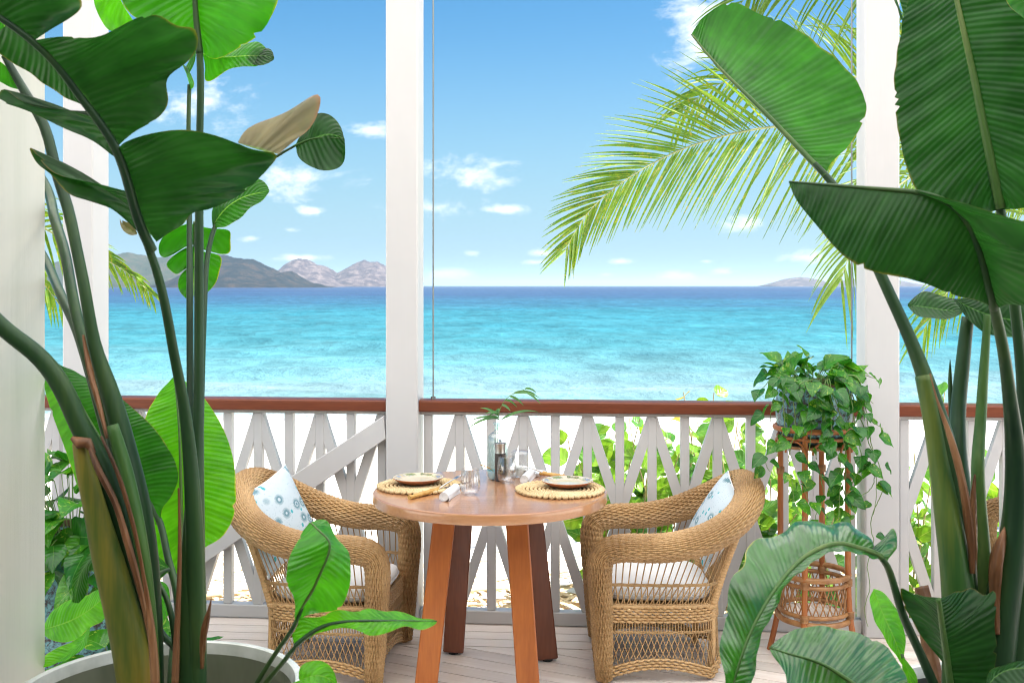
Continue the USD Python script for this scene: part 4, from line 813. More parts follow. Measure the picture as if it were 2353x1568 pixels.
def glazed_pot(name, c, prof, label, M, rim=POTRIM, soil=0.03, cat_='pot', inner=None):
    t = Thing(name, label, cat_, c); prof = np.array(prof, float)
    P = spline(np.c_[prof[:, 0], 0 * prof[:, 0], prof[:, 1]], 40, 'p')[:, [0, 2]]; P = np.vstack([[0, P[0, 1]], P])
    v, f = lathe(P, 72, c); t.part('pot_body', (v, f), M, 50)
    r, z = prof[-1]; w = 0.012
    p = t.part('rim', lathe([(r, z), (r + 0.004, z + 0.003), (r + 0.004, z + 0.012), (r - w * 0.4, z + 0.015), (r - w, z + 0.012), (r - w * 1.3, z), (r - w * 1.5, z - 0.012)], 72, c), rim, 50)
    t.part('inner_wall', lathe([(r - w * 1.5, z - 0.012), (r - w * 1.6 - 0.01, z - soil - 0.03)], 72, c), inner or M, 50)
    zs = z - soil; q = np.linspace(0, r - 0.019, 9); s = [(0.0, zs)] + [(x, zs + 0.008 * math.sin(i * 2.1)) for i, x in enumerate(q[1:])]
    t.part('soil', lathe(s, 40, c), SOIL, True)
    return t
glazed_pot('speckled_pot', (SX, SY, 0.908), [(0.085, 0.0), (0.118, 0.012), (0.146, 0.06), (0.158, 0.13), (0.157, 0.20), (0.150, 0.250)], 'blue speckled ceramic pot on the rattan stand under the pothos', BLUEG)
LPX, LPY = -1.74, 4.2
glazed_pot('speckled_pot', (LPX, LPY, 0.002), [(0.15, 0.0), (0.20, 0.02), (0.265, 0.15), (0.285, 0.32), (0.275, 0.47), (0.262, 0.585)], 'blue speckled ceramic floor pot at left behind the pale column', BLUEG)
# ---------------------------------------------------------------- plants
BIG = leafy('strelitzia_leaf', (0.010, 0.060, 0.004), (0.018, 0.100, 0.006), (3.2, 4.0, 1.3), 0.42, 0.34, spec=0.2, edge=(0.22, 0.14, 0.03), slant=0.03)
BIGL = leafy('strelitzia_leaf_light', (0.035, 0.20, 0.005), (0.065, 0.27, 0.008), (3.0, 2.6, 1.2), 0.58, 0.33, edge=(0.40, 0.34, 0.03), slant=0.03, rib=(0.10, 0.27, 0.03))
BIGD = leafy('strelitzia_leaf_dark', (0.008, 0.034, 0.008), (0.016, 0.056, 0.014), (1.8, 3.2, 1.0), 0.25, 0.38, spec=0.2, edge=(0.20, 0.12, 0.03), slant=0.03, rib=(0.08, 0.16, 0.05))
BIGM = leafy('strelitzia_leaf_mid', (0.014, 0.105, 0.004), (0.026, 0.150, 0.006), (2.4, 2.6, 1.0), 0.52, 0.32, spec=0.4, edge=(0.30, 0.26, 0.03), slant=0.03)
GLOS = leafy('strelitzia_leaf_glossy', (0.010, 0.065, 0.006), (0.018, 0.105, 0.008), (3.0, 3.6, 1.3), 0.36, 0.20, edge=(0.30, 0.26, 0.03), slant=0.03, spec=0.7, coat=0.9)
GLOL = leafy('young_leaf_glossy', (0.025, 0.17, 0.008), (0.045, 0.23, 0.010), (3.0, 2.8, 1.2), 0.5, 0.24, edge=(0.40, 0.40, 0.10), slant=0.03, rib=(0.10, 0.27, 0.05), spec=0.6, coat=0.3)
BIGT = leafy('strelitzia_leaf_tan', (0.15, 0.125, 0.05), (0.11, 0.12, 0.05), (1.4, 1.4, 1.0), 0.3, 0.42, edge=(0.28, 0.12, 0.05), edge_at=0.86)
def stem_mat(name, a, b, c):
    N = {'tc': ('texture_coordinate', {}), 'm': ('mapping', {'scale': (30, 30, 1.6)}), 'n': ('noise_texture', {'scale': 1.0, 'detail': 5.0, 'roughness': 0.65}), 'm2': ('mapping', {'scale': (5, 5, 2.2)}), 'n2': ('noise_texture', {'scale': 1.0, 'detail': 2.0}),
         'h': ('math', {'math_type': 'multiply', 'value2': 0.55}), 'ad': ('math', {'math_type': 'multiply_add', 'value2': 0.45}), 'r': ('rgb_ramp', {'ramp': [(0.36, a), (0.5, b), (0.64, c)]}), 'b': ('bump', {'strength': 1.0, 'distance': 0.0012}),
         'p': ('principled_bsdf', {'roughness': 0.4, 'specular_ior_level': 0.3})}
    return mat(name, N, [('tc.object', 'm.vector'), ('m.vector', 'n.vector'), ('tc.object', 'm2.vector'), ('m2.vector', 'n2.vector'), ('n2.fac', 'h.value1'), ('n.fac', 'ad.value1'), ('h.value', 'ad.value3'), ('ad.value', 'r.fac'), ('r.color', 'p.base_color'), ('n.fac', 'b.height'), ('b.normal', 'p.normal')], 'p.BSDF')
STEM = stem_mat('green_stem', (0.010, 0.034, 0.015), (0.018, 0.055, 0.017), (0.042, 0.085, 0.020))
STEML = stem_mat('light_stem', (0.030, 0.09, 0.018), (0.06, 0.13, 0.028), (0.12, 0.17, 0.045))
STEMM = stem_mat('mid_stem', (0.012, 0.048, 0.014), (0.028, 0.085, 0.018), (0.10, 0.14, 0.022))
SHEATH = stem_mat('old_sheath', (0.040, 0.085, 0.014), (0.16, 0.15, 0.022), (0.34, 0.17, 0.035))
HUSK = stem_mat('dry_husk', (0.045, 0.020, 0.009), (0.16, 0.070, 0.028), (0.33, 0.18, 0.085))
Z1 = (0, 0, .5141); Z2 = (0, 758.7, .5161); Z6 = (1640.7, 758.7, .5158); Z7 = (1232.9, 0, .5141); ZR = (1783, 1195, .2418); ZY = (474.2, 1185.5, .2437); ZL = (94.8, 853.6, .4234); ZD = (0, 0, 1.0)
def W(z, P): return np.array([at(z[0] + p[0] * z[2], z[1] + p[1] * z[2], p[2]) for p in P])
def lobe(mid, edge, n=44, m=12, bulge=0.10, pleat=0.0012, u0=0.0, side=1, wave=0.005, seed=0, tear=()):
    """Half a leaf between its midrib and its edge (world points): curved across, softly pleated along its side veins, the edge a little wavy."""
    A, B = spline(mid, n), spline(edge, n)
    if n >= 50:     # small nicks where the edge has torn along a side vein
        rr = np.random.default_rng(int(seed * 17 + 5))
        for _ in range(int(rr.integers(1, 4))):
            k = int(rr.integers(6, n - 6)); B[k] = B[k] + (A[k] - B[k]) * rr.uniform(0.03, 0.08)
        B = B + (B - A) * (0.010 * fbm(np.stack([np.arange(n) * 0.45, np.full(n, seed * 2.3), np.zeros(n)], 1)))[:, None] * np.sin(np.linspace(0, np.pi, n))[:, None]
    L = np.r_[0, np.cumsum(np.linalg.norm(np.diff(A, axis=0), axis=1))]
    Wd = B - A; w = np.linalg.norm(Wd, axis=1)
    nr = unit(np.cross(np.gradient(A, axis=0), Wd)); nr = unit(nr.mean(0)[None] * 0.35 + nr)
    t = np.linspace(0, 1, m); V = np.zeros((n, m, 3)); uv = np.zeros((n, m, 2))
    for k, q in enumerate(t):
        f = fbm(np.stack([L * 9 + seed * 3.1, np.full(n, q * 2.0), np.full(n, seed * 1.7)], 1))
        off = bulge * w * 4 * q * (1 - q) * 0.5 + pleat * np.sin(L * 2 * np.pi / 0.045 + seed) * (q ** 0.5) + wave * f * q * 2.2 * np.minimum(w / 0.06, 1)
        V[:, k] = A + Wd * q + nr * off[:, None]; uv[:, k, 0] = L + u0; uv[:, k, 1] = q * side
    v, f = grid(V)
    for a in tear:      # a tear along a side vein
        i = int(a * (n - 1)); k = rng.integers(3, 6)
        keep = ~np.isin(np.arange(len(f)), []);
        row = (f.min(1) // m == i) & (f.max(1) % m > k) & (f.min(1) % m >= k); f = f[~row]
    return v, f, uv.reshape(-1, 2)
def joinuv(ms):
    V, F = cat([(a, b) for a, b, _ in ms]); return (V, F), np.vstack([c for _, _, c in ms])
class Plant(Thing):
    def leaf(s, lobes, M, rib=None, rr=(0.006, 0.0015), ribM=None, label=None):
        """lobes: (midrib points, edge points, side, options)."""
        m, uv = joinuv([lobe(a, b, side=sd_, **o) for a, b, sd_, o in lobes]); p = s.part('leaf', m, M, True, uv=uv, label=label)
        if rib is not None:
            P = spline(rib, 40); s.part('midrib', tube(P, np.linspace(rr[0], rr[1], 40), 8), ribM or STEML, True, under=p)
        return p
    def stem(s, P, M, n=50, name='stem', label=None, sides=14, flat=1.0):
        """P: (x, y, width, D) in a picture frame's units, already world: rows of x, y, z, radius."""
        Q = spline(P, n); v, f = tube(Q[:, :3], Q[:, 3], 16 if name == 'husk' else sides)
        if name == 'husk':      # crumpled, split along its length
            q = np.repeat(np.arange(n), 16); e = np.tile(np.arange(16), n); ctr = Q[q, :3]; k = 0.62 + 1.0 * np.abs(fbm(np.stack([e * 1.3 + P[0, 0] * 50, q * 0.07, 0 * q], 1))) + 0.25 * np.sin(e * 2.4 + q * 0.05)
            v[:n * 16] = ctr + (v[:n * 16] - ctr) * np.clip(k, 0.3, 1.6)[:, None]
        return s.part(name, (v, f), M, True, label=label)
def WS(z, P): return np.array([np.r_[at(z[0] + p[0] * z[2], z[1] + p[1] * z[2], p[3]), p[2] * z[2] / 2 / FOC * p[3]] for p in P])

CELADON = plain('celadon_glaze', (0.40, 0.42, 0.36), 0.22, (0.28, 0.30, 0.25), (12, 12, 5), bump=0.0006, bscale=(70, 70, 30))
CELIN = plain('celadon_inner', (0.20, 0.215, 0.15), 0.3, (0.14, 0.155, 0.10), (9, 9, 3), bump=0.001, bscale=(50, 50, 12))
CELR = plain('celadon_rim', (0.62, 0.63, 0.58), 0.2, (0.48, 0.50, 0.45), (16, 16, 16))
LX, LY = -0.734, 2.2
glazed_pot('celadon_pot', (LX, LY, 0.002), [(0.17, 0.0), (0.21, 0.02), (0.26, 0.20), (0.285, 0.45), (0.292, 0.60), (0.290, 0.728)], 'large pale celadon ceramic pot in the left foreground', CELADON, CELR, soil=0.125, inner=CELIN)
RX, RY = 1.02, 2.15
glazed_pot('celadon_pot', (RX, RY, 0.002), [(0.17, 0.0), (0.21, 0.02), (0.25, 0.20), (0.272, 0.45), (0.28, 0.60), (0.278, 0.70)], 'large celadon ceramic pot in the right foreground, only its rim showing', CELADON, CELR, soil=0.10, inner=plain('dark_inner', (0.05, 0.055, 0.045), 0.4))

# ---- left plant
A = Plant('bird_of_paradise_plant', 'tall bird of paradise plant with torn broad leaves in the left foreground pot', 'plant', (LX, LY, 0.6))
O = lambda **k: k
ribA = W(Z1, [(-60, 40, 1.84), (60, 120, 1.85), (150, 190, 1.86), (260, 300, 1.88), (350, 420, 1.90), (440, 540, 1.92), (520, 670, 1.94), (575, 830, 1.96), (625, 1000, 1.99), (680, 1120, 2.02)])
A.stem(WS(Z1, [(540, 720, 22, 1.945), (575, 830, 26, 1.965), (625, 1000, 32, 2.0), (690, 1180, 38, 2.03), (745, 1400, 42, 2.06), (775, 1568, 44, 2.09), (820, 1800, 50, 2.13), (850, 2060, 64, 2.16), (870, 2400, 80, 2.18), (870, 3450, 90, 2.2)]), STEM)
A.leaf([(W(Z1, [(150, 190, 1.86), (350, 420, 1.90), (525, 660, 1.94)]), W(Z1, [(150, 180, 1.86), (300, 160, 1.83), (470, 150, 1.80), (560, 105, 1.79), (640, 70, 1.79), (740, 75, 1.82), (800, 115, 1.84), (870, 130, 1.86), (885, 165, 1.87), (820, 290, 1.90), (745, 365, 1.91), (755, 445, 1.92), (700, 530, 1.93), (600, 590, 1.94), (525, 655, 1.94)]), 1, O(bulge=-0.16, pleat=0.002, seed=1, n=70, m=18)),
        (W(Z1, [(-40, 60, 1.84), (60, 120, 1.85), (150, 188, 1.86)]), W(Z1, [(-60, -70, 1.82), (180, -80, 1.80), (345, -40, 1.80), (375, 10, 1.81), (330, 70, 1.82), (240, 125, 1.84), (150, 185, 1.86)]), 1, O(bulge=-0.2, pleat=0.002, seed=2)),
        (W(Z1, [(40, 105, 1.85), (200, 240, 1.87), (390, 480, 1.91)]), W(Z1, [(-60, 180, 1.90), (0, 258, 1.91), (70, 300, 1.92), (140, 345, 1.92), (250, 420, 1.92), (390, 480, 1.91)]), -1, O(bulge=0.2, seed=3)),
        (W(Z1, [(390, 480, 1.91), (450, 560, 1.925), (510, 690, 1.945)]), W(Z1, [(395, 520, 1.92), (300, 500, 1.95), (190, 490, 1.97), (50, 430, 1.99), (0, 408, 2.0), (-10, 425, 2.0), (60, 480, 1.99), (180, 532, 1.98), (300, 590, 1.96), (420, 640, 1.95), (510, 700, 1.945)]), -1, O(bulge=0.1, seed=4, n=60)),
        (W(Z1, [(555, 850, 1.965), (590, 930, 1.98), (625, 1040, 2.0)]), W(Z1, [(555, 850, 1.965), (470, 832, 1.97), (380, 815, 1.98), (250, 785, 2.0), (170, 715, 2.02), (125, 662, 2.03), (150, 720, 2.03), (210, 775, 2.02), (300, 872, 2.01), (430, 912, 2.0), (540, 972, 2.0), (628, 1045, 2.0)]), -1, O(bulge=0.12, seed=5, n=64))],
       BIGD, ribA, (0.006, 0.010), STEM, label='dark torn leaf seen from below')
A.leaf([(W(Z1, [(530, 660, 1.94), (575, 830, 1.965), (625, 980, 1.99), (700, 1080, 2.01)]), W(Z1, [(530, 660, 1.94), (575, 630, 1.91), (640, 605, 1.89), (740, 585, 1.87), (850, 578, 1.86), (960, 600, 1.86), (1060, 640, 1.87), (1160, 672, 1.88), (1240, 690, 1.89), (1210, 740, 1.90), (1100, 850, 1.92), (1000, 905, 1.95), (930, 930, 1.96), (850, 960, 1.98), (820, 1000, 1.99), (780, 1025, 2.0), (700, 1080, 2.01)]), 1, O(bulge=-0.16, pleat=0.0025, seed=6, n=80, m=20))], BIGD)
A.leaf([(W(Z1, [(1065, 640, 1.872), (1150, 668, 1.882), (1240, 688, 1.892)]), W(Z1, [(1062, 638, 1.872), (1097, 588, 1.898), (1202, 538, 1.928), (1322, 478, 1.958), (1424, 429, 1.978), (1408, 538, 1.968), (1328, 626, 1.928), (1243, 690, 1.892)]), -1, O(bulge=0.125, seed=7))], BIGT, label='tan folded edge of the torn leaf')
# bright leaves at the top
A.leaf([(W(Z1, [(870, -260, 2.25), (868, -60, 2.25), (880, 100, 2.25), (905, 232, 2.25)]), W(Z1, [(870, -260, 2.25), (1080, -230, 2.2), (1220, -120, 2.17), (1250, 0, 2.16), (1210, 90, 2.17), (1150, 170, 2.19), (1050, 232, 2.22), (960, 265, 2.24), (905, 234, 2.25)]), 1, O(bulge=0.12, seed=8, n=60)),
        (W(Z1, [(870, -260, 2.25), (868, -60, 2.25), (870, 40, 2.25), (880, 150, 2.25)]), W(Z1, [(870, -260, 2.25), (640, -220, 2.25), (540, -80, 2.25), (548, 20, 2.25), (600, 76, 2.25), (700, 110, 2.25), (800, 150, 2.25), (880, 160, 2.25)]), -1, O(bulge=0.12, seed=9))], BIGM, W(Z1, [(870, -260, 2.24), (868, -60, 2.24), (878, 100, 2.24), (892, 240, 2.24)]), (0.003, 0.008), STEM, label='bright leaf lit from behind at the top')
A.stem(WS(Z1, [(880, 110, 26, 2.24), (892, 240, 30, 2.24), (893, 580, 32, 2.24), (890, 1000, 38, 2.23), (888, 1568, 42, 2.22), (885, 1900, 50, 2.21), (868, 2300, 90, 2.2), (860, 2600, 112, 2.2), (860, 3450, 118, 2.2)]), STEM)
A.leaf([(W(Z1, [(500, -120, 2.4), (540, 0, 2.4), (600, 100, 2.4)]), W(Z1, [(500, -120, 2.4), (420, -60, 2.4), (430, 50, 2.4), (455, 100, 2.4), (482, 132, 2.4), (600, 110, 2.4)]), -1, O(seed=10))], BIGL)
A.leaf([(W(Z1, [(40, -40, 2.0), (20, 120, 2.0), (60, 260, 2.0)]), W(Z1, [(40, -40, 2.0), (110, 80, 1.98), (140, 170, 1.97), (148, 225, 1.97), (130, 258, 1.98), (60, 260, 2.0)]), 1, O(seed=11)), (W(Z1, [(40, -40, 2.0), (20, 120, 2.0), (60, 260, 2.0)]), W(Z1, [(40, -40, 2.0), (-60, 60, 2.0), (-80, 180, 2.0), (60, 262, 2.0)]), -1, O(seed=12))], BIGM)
A.leaf([(W(Z1, [(-80, 230, 2.3), (20, 290, 2.3), (130, 420, 2.3)]), W(Z1, [(-80, 230, 2.3), (-60, 330, 2.3), (0, 366, 2.3), (50, 392, 2.3), (90, 402, 2.3), (130, 425, 2.3)]), -1, O(seed=13))], BIGM)
A.stem(WS(Z1, [(20, 250, 30, 2.3), (70, 340, 36, 2.3), (135, 450, 42, 2.28), (200, 570, 46, 2.26), (250, 760, 48, 2.24), (300, 920, 50, 2.22), (340, 1100, 50, 2.2), (385, 1330, 52, 2.18), (430, 1568, 62, 2.18), (480, 1720, 80, 2.18), (560, 2000, 96, 2.18), (620, 2300, 120, 2.19), (650, 2600, 130, 2.2), (660, 3450, 130, 2.2)]), STEM)
A.stem(WS(Z1, [(120, 700, 34, 2.78), (205, 830, 40, 2.72), (240, 960, 44, 2.6), (290, 1130, 46, 2.45), (330, 1350, 48, 2.34), (385, 1568, 56, 2.28), (450, 1760, 70, 2.25), (540, 2050, 80, 2.24), (590, 2300, 90, 2.23), (640, 3450, 90, 2.23)]), STEM)
A.stem(WS(Z1, [(110, 1000, 32, 2.85), (205, 1165, 38, 2.75), (260, 1290, 42, 2.6), (330, 1440, 44, 2.45), (375, 1568, 46, 2.35), (420, 1720, 50, 2.3), (500, 2000, 60, 2.28), (600, 2400, 60, 2.26), (640, 3450, 60, 2.25)]), STEM)
A.stem(WS(Z2, [(-90, -120, 70, 2.05), (40, 10, 76, 2.07), (150, 95, 80, 2.09), (240, 195, 84, 2.1), (310, 320, 88, 2.11), (360, 430, 90, 2.12), (420, 540, 96, 2.13), (490, 700, 100, 2.14), (560, 900, 110, 2.15), (620, 1200, 120, 2.16), (655, 2050, 120, 2.19)]), STEM)
A.stem(WS(Z2, [(352, 500, 60, 2.085), (375, 600, 80, 2.09), (420, 780, 100, 2.10), (470, 980, 130, 2.11), (530, 1200, 150, 2.12), (580, 1400, 165, 2.13), (610, 1568, 172, 2.14), (640, 1900, 175, 2.15)]), SHEATH, label='thick yellowish old leaf base')
A.part('husk', tube(W(Z2, [(318, 478, 2.07), (352, 500, 2.07), (390, 500, 2.07), (420, 545, 2.07)]), [0.004, 0.012, 0.011, 0.004], 8), HUSK, True, label='dry brown broken sheath top')
for P, r in (([(395, 500, 14, 2.07), (430, 600, 24, 2.06), (500, 740, 24, 2.06), (560, 920, 26, 2.06), (610, 1100, 22, 2.06), (650, 1280, 16, 2.08), (680, 1450, 10, 2.09)], 0),
             ([(450, 470, 8, 2.08), (510, 600, 14, 2.07), (570, 780, 18, 2.07), (605, 920, 16, 2.07), (640, 1100, 16, 2.08), (670, 1300, 24, 2.08), (690, 1568, 30, 2.08), (690, 2000, 30, 2.12)], 1),
             ([(370, 20, 8, 2.17), (395, 160, 18, 2.16), (440, 330, 18, 2.14), (475, 480, 10, 2.12)], 2), ([(795, 700, 6, 2.14), (800, 1000, 12, 2.13), (790, 1300, 20, 2.13), (780, 1568, 26, 2.13)], 3), ([(940, 1195, 3, 2.13), (930, 1240, 12, 2.13), (915, 1300, 20, 2.14), (900, 1500, 14, 2.17)], 4)):
    A.stem(WS(Z2, P), HUSK, name='husk', sides=7)
for P in ([(500, 420, 50, 2.11), (540, 560, 64, 2.11), (590, 760, 66, 2.11), (630, 960, 60, 2.11), (660, 1150, 50, 2.12), (700, 1950, 40, 2.16)],): A.stem(WS(Z2, P), STEML)
# far leaves of the left plant
A.leaf([(W(Z1, [(905, 240, 2.5), (1000, 255, 2.5), (1120, 250, 2.5), (1180, 255, 2.5)]), W(Z1, [(915, 300, 2.5), (918, 360, 2.5), (1000, 322, 2.5), (1080, 296, 2.48), (1140, 294, 2.48), (1180, 280, 2.49)]), -1, O(seed=14)), (W(Z1, [(905, 240, 2.5), (1000, 255, 2.5), (1120, 250, 2.5), (1180, 255, 2.5)]), W(Z1, [(905, 225, 2.5), (1000, 240, 2.52), (1090, 205, 2.53), (1140, 190, 2.53), (1190, 220, 2.52)]), 1, O(seed=15))], BIGM)
A.leaf([(W(Z1, [(1105, 275, 2.5), (1160, 250, 2.5), (1225, 262, 2.5)]), W(Z1, [(1105, 275, 2.5), (1140, 288, 2.48), (1190, 285, 2.48), (1222, 268, 2.5)]), -1, O(seed=16)), (W(Z1, [(1105, 275, 2.5), (1160, 250, 2.5), (1225, 262, 2.5)]), W(Z1, [(1110, 262, 2.5), (1160, 225, 2.52), (1200, 220, 2.52), (1225, 258, 2.5)]), 1, O(seed=16))], BIGD, label='dark shrivelled leaf tip')
A.leaf([(W(Z1, [(815, 290, 2.5), (835, 340, 2.5), (850, 400, 2.5)]), W(Z1, [(815, 290, 2.5), (860, 330, 2.47), (872, 370, 2.47), (850, 402, 2.5)]), 1, O(seed=17)), (W(Z1, [(875, 200, 2.5), (850, 260, 2.5), (830, 300, 2.5)]), W(Z1, [(875, 200, 2.5), (870, 300, 2.48), (850, 330, 2.48), (830, 302, 2.5)]), 1, O(seed=18))], BIG)
A.stem(WS(Z1, [(846, 380, 18, 2.5), (842, 580, 20, 2.48), (846, 960, 24, 2.42), (848, 1300, 30, 2.34), (850, 1700, 32, 2.28), (856, 2100, 40, 2.22), (858, 3450, 46, 2.2)]), STEM)
A.leaf([(W(Z1, [(1320, 650, 2.45), (1400, 620, 2.45), (1470, 600, 2.45), (1540, 620, 2.45)]), W(Z1, [(1320, 650, 2.45), (1370, 570, 2.47), (1415, 520, 2.48), (1470, 515, 2.48), (1520, 570, 2.47), (1540, 620, 2.45)]), 1, O(seed=19, pleat=0.003)),
        (W(Z1, [(1320, 650, 2.45), (1400, 620, 2.45), (1470, 600, 2.45), (1540, 620, 2.45)]), W(Z1, [(1320, 650, 2.45), (1345, 715, 2.42), (1400, 745, 2.41), (1440, 762, 2.41), (1500, 752, 2.42), (1535, 720, 2.43), (1542, 660, 2.44)]), -1, O(seed=20, pleat=0.003))], BIGD, W(Z1, [(1310, 655, 2.45), (1400, 620, 2.45), (1530, 620, 2.45)]), (0.003, 0.001))
A.stem(WS(Z1, [(1325, 648, 10, 2.45), (1250, 690, 12, 2.45), (1120, 790, 14, 2.44), (1000, 930, 18, 2.42), (935, 1100, 22, 2.38), (915, 1300, 26, 2.33), (905, 1568, 28, 2.28), (890, 2100, 36, 2.22), (870, 3450, 40, 2.2)]), STEM)
A.leaf([(W(Z1, [(950, 1010, 2.4), (1010, 930, 2.4), (1090, 880, 2.4), (1200, 855, 2.4)]), W(Z1, [(950, 1000, 2.4), (960, 930, 2.43), (1050, 870, 2.44), (1150, 805, 2.44), (1185, 822, 2.43), (1205, 855, 2.4)]), 1, O(seed=21)), (W(Z1, [(950, 1010, 2.4), (1010, 930, 2.4), (1090, 880, 2.4), (1200, 855, 2.4)]), W(Z1, [(955, 1020, 2.4), (1010, 1002, 2.37), (1065, 965, 2.36), (1100, 930, 2.36), (1180, 882, 2.38), (1203, 858, 2.4)]), -1, O(seed=22))], BIG)
# leaf split into fingers, hanging behind the stems
ribG = W(Z1, [(872, 990, 2.5), (870, 1100, 2.52), (866, 1210, 2.53), (860, 1330, 2.54)])
fing = []
for a, b, E, sd_ in (((872, 1000), (872, 1090), [(835, 1000), (720, 1072), (710, 1095), (716, 1142), (830, 1102)], -1), ((871, 1100), (868, 1190), [(830, 1108), (760, 1160), (745, 1185), (765, 1212), (790, 1226), (830, 1190)], -1), ((868, 1195), (862, 1330), [(832, 1205), (800, 1245), (800, 1290), (830, 1332)], -1),
                     ((872, 1000), (872, 1110), [(945, 1022), (1000, 1022), (1030, 1032), (1034, 1070), (1028, 1130), (1010, 1134), (940, 1118)], 1), ((871, 1115), (864, 1320), [(940, 1128), (990, 1150), (984, 1215), (960, 1275), (925, 1310), (880, 1330)], 1)):
    fing.append((W(Z1, [(*a, 2.51), ((a[0] + b[0]) / 2, (a[1] + b[1]) / 2, 2.515), (*b, 2.52)]), W(Z1, [(x, y, 2.5) for x, y in E]), sd_, O(seed=len(fing) + 30, n=30, pleat=0.0015)))
A.leaf(fing, BIGM, ribG, (0.005, 0.002), label='hanging leaf split into blunt fingers')
A.leaf([(W(Z1, [(548, 1000, 2.5), (575, 1020, 2.5), (612, 1046, 2.5)]), W(Z1, [(535, 975, 2.5), (550, 1025, 2.48), (580, 1046, 2.48), (612, 1048, 2.5)]), -1, O(seed=23, n=20)), (W(Z1, [(548, 1000, 2.5), (575, 1020, 2.5), (612, 1046, 2.5)]), W(Z1, [(545, 985, 2.5), (590, 1005, 2.5), (612, 1040, 2.5)]), 1, O(seed=24, n=20))], BIGT)
# lower leaves
midH1 = W(Z2, [(262, 150, 2.62), (360, 330, 2.58), (460, 500, 2.54), (560, 640, 2.5), (640, 740, 2.46), (712, 855, 2.42)])
A.leaf([(midH1, W(Z2, [(245, 160, 2.62), (200, 210, 2.6), (200, 270, 2.58), (235, 380, 2.55), (280, 500, 2.52), (320, 620, 2.5), (380, 760, 2.48), (480, 830, 2.46), (600, 880, 2.44), (712, 858, 2.42)]), -1, O(bulge=0.12, seed=40, n=60)),
        ], BIGL)
A.leaf([(midH1, W(Z2, [(262, 150, 2.62), (340, 190, 2.64), (420, 235, 2.64), (510, 285, 2.62), (600, 355, 2.58), (700, 450, 2.53), (770, 560, 2.49), (797, 640, 2.46), (780, 720, 2.44), (725, 800, 2.42), (712, 858, 2.42)]), 1, O(bulge=0.14, seed=41, n=60))], BIG, midH1, (0.0015, 0.006), STEML)
A.stem(WS(Z2, [(610, 700, 24, 2.47), (712, 855, 30, 2.42), (745, 1000, 32, 2.38), (780, 1130, 36, 2.34), (800, 1300, 44, 2.28), (800, 1500, 50, 2.24), (790, 2000, 50, 2.22)]), STEM)
midH2 = W(Z2, [(775, 205, 2.72), (795, 400, 2.66), (805, 650, 2.62), (806, 900, 2.58), (800, 1110, 2.55)])
A.leaf([(midH2, W(Z2, [(775, 205, 2.72), (710, 265, 2.72), (650, 360, 2.7), (620, 480, 2.66), (610, 640, 2.62), (625, 800, 2.58), (665, 960, 2.56), (720, 1060, 2.55), (800, 1112, 2.55)]), -1, O(bulge=0.10, seed=42, n=60)),
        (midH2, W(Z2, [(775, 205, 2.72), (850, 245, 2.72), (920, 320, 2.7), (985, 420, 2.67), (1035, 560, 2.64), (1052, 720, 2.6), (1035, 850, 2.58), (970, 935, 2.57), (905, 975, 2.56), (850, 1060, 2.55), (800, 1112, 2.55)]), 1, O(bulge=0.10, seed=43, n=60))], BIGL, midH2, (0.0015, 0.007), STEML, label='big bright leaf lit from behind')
A.stem(WS(Z2, [(800, 1080, 26, 2.55), (790, 1250, 30, 2.48), (775, 1400, 40, 2.38), (760, 1950, 40, 2.3)]), STEM)
A.leaf([(W(Z2, [(760, 1062, 2.3), (640, 1010, 2.3), (520, 980, 2.3), (430, 1000, 2.3), (370, 1060, 2.3), (340, 1150, 2.3), (330, 1210, 2.3)]), W(Z2, [(760, 1062, 2.3), (690, 1118, 2.27), (600, 1120, 2.25), (500, 1135, 2.25), (440, 1080, 2.25), (405, 1075, 2.26), (398, 1140, 2.27), (355, 1212, 2.29)]), 1, O(bulge=0.15, seed=44, n=60)),
        (W(Z2, [(760, 1062, 2.3), (640, 1010, 2.3), (520, 980, 2.3), (430, 1000, 2.3), (370, 1060, 2.3), (340, 1150, 2.3), (330, 1210, 2.3)]), W(Z2, [(760, 1060, 2.3), (660, 965, 2.33), (540, 930, 2.34), (440, 938, 2.34), (370, 1020, 2.34), (325, 1090, 2.33), (316, 1160, 2.32), (320, 1205, 2.3)]), -1, O(bulge=0.12, seed=45, n=60))], BIG, label='dark leaf curling down to a brown tip')
A.stem(WS(Z2, [(755, 1062, 18, 2.3), (700, 1090, 22, 2.28), (720, 1150, 22, 2.25), (770, 1300, 30, 2.22), (770, 1950, 40, 2.2)]), STEM)
A.leaf([(W(Z2, [(185, 1330, 2.75), (290, 1300, 2.72), (400, 1240, 2.7), (495, 1150, 2.68)]), W(Z2, [(185, 1330, 2.75), (230, 1260, 2.77), (310, 1205, 2.77), (400, 1180, 2.75), (450, 1150, 2.72), (495, 1148, 2.68)]), -1, O(seed=46)), (W(Z2, [(185, 1330, 2.75), (290, 1300, 2.72), (400, 1240, 2.7), (495, 1150, 2.68)]), W(Z2, [(185, 1340, 2.75), (230, 1375, 2.7), (300, 1382, 2.68), (370, 1335, 2.66), (400, 1310, 2.66), (450, 1290, 2.66), (470, 1210, 2.67), (495, 1155, 2.68)]), 1, O(seed=47))], BIGL)
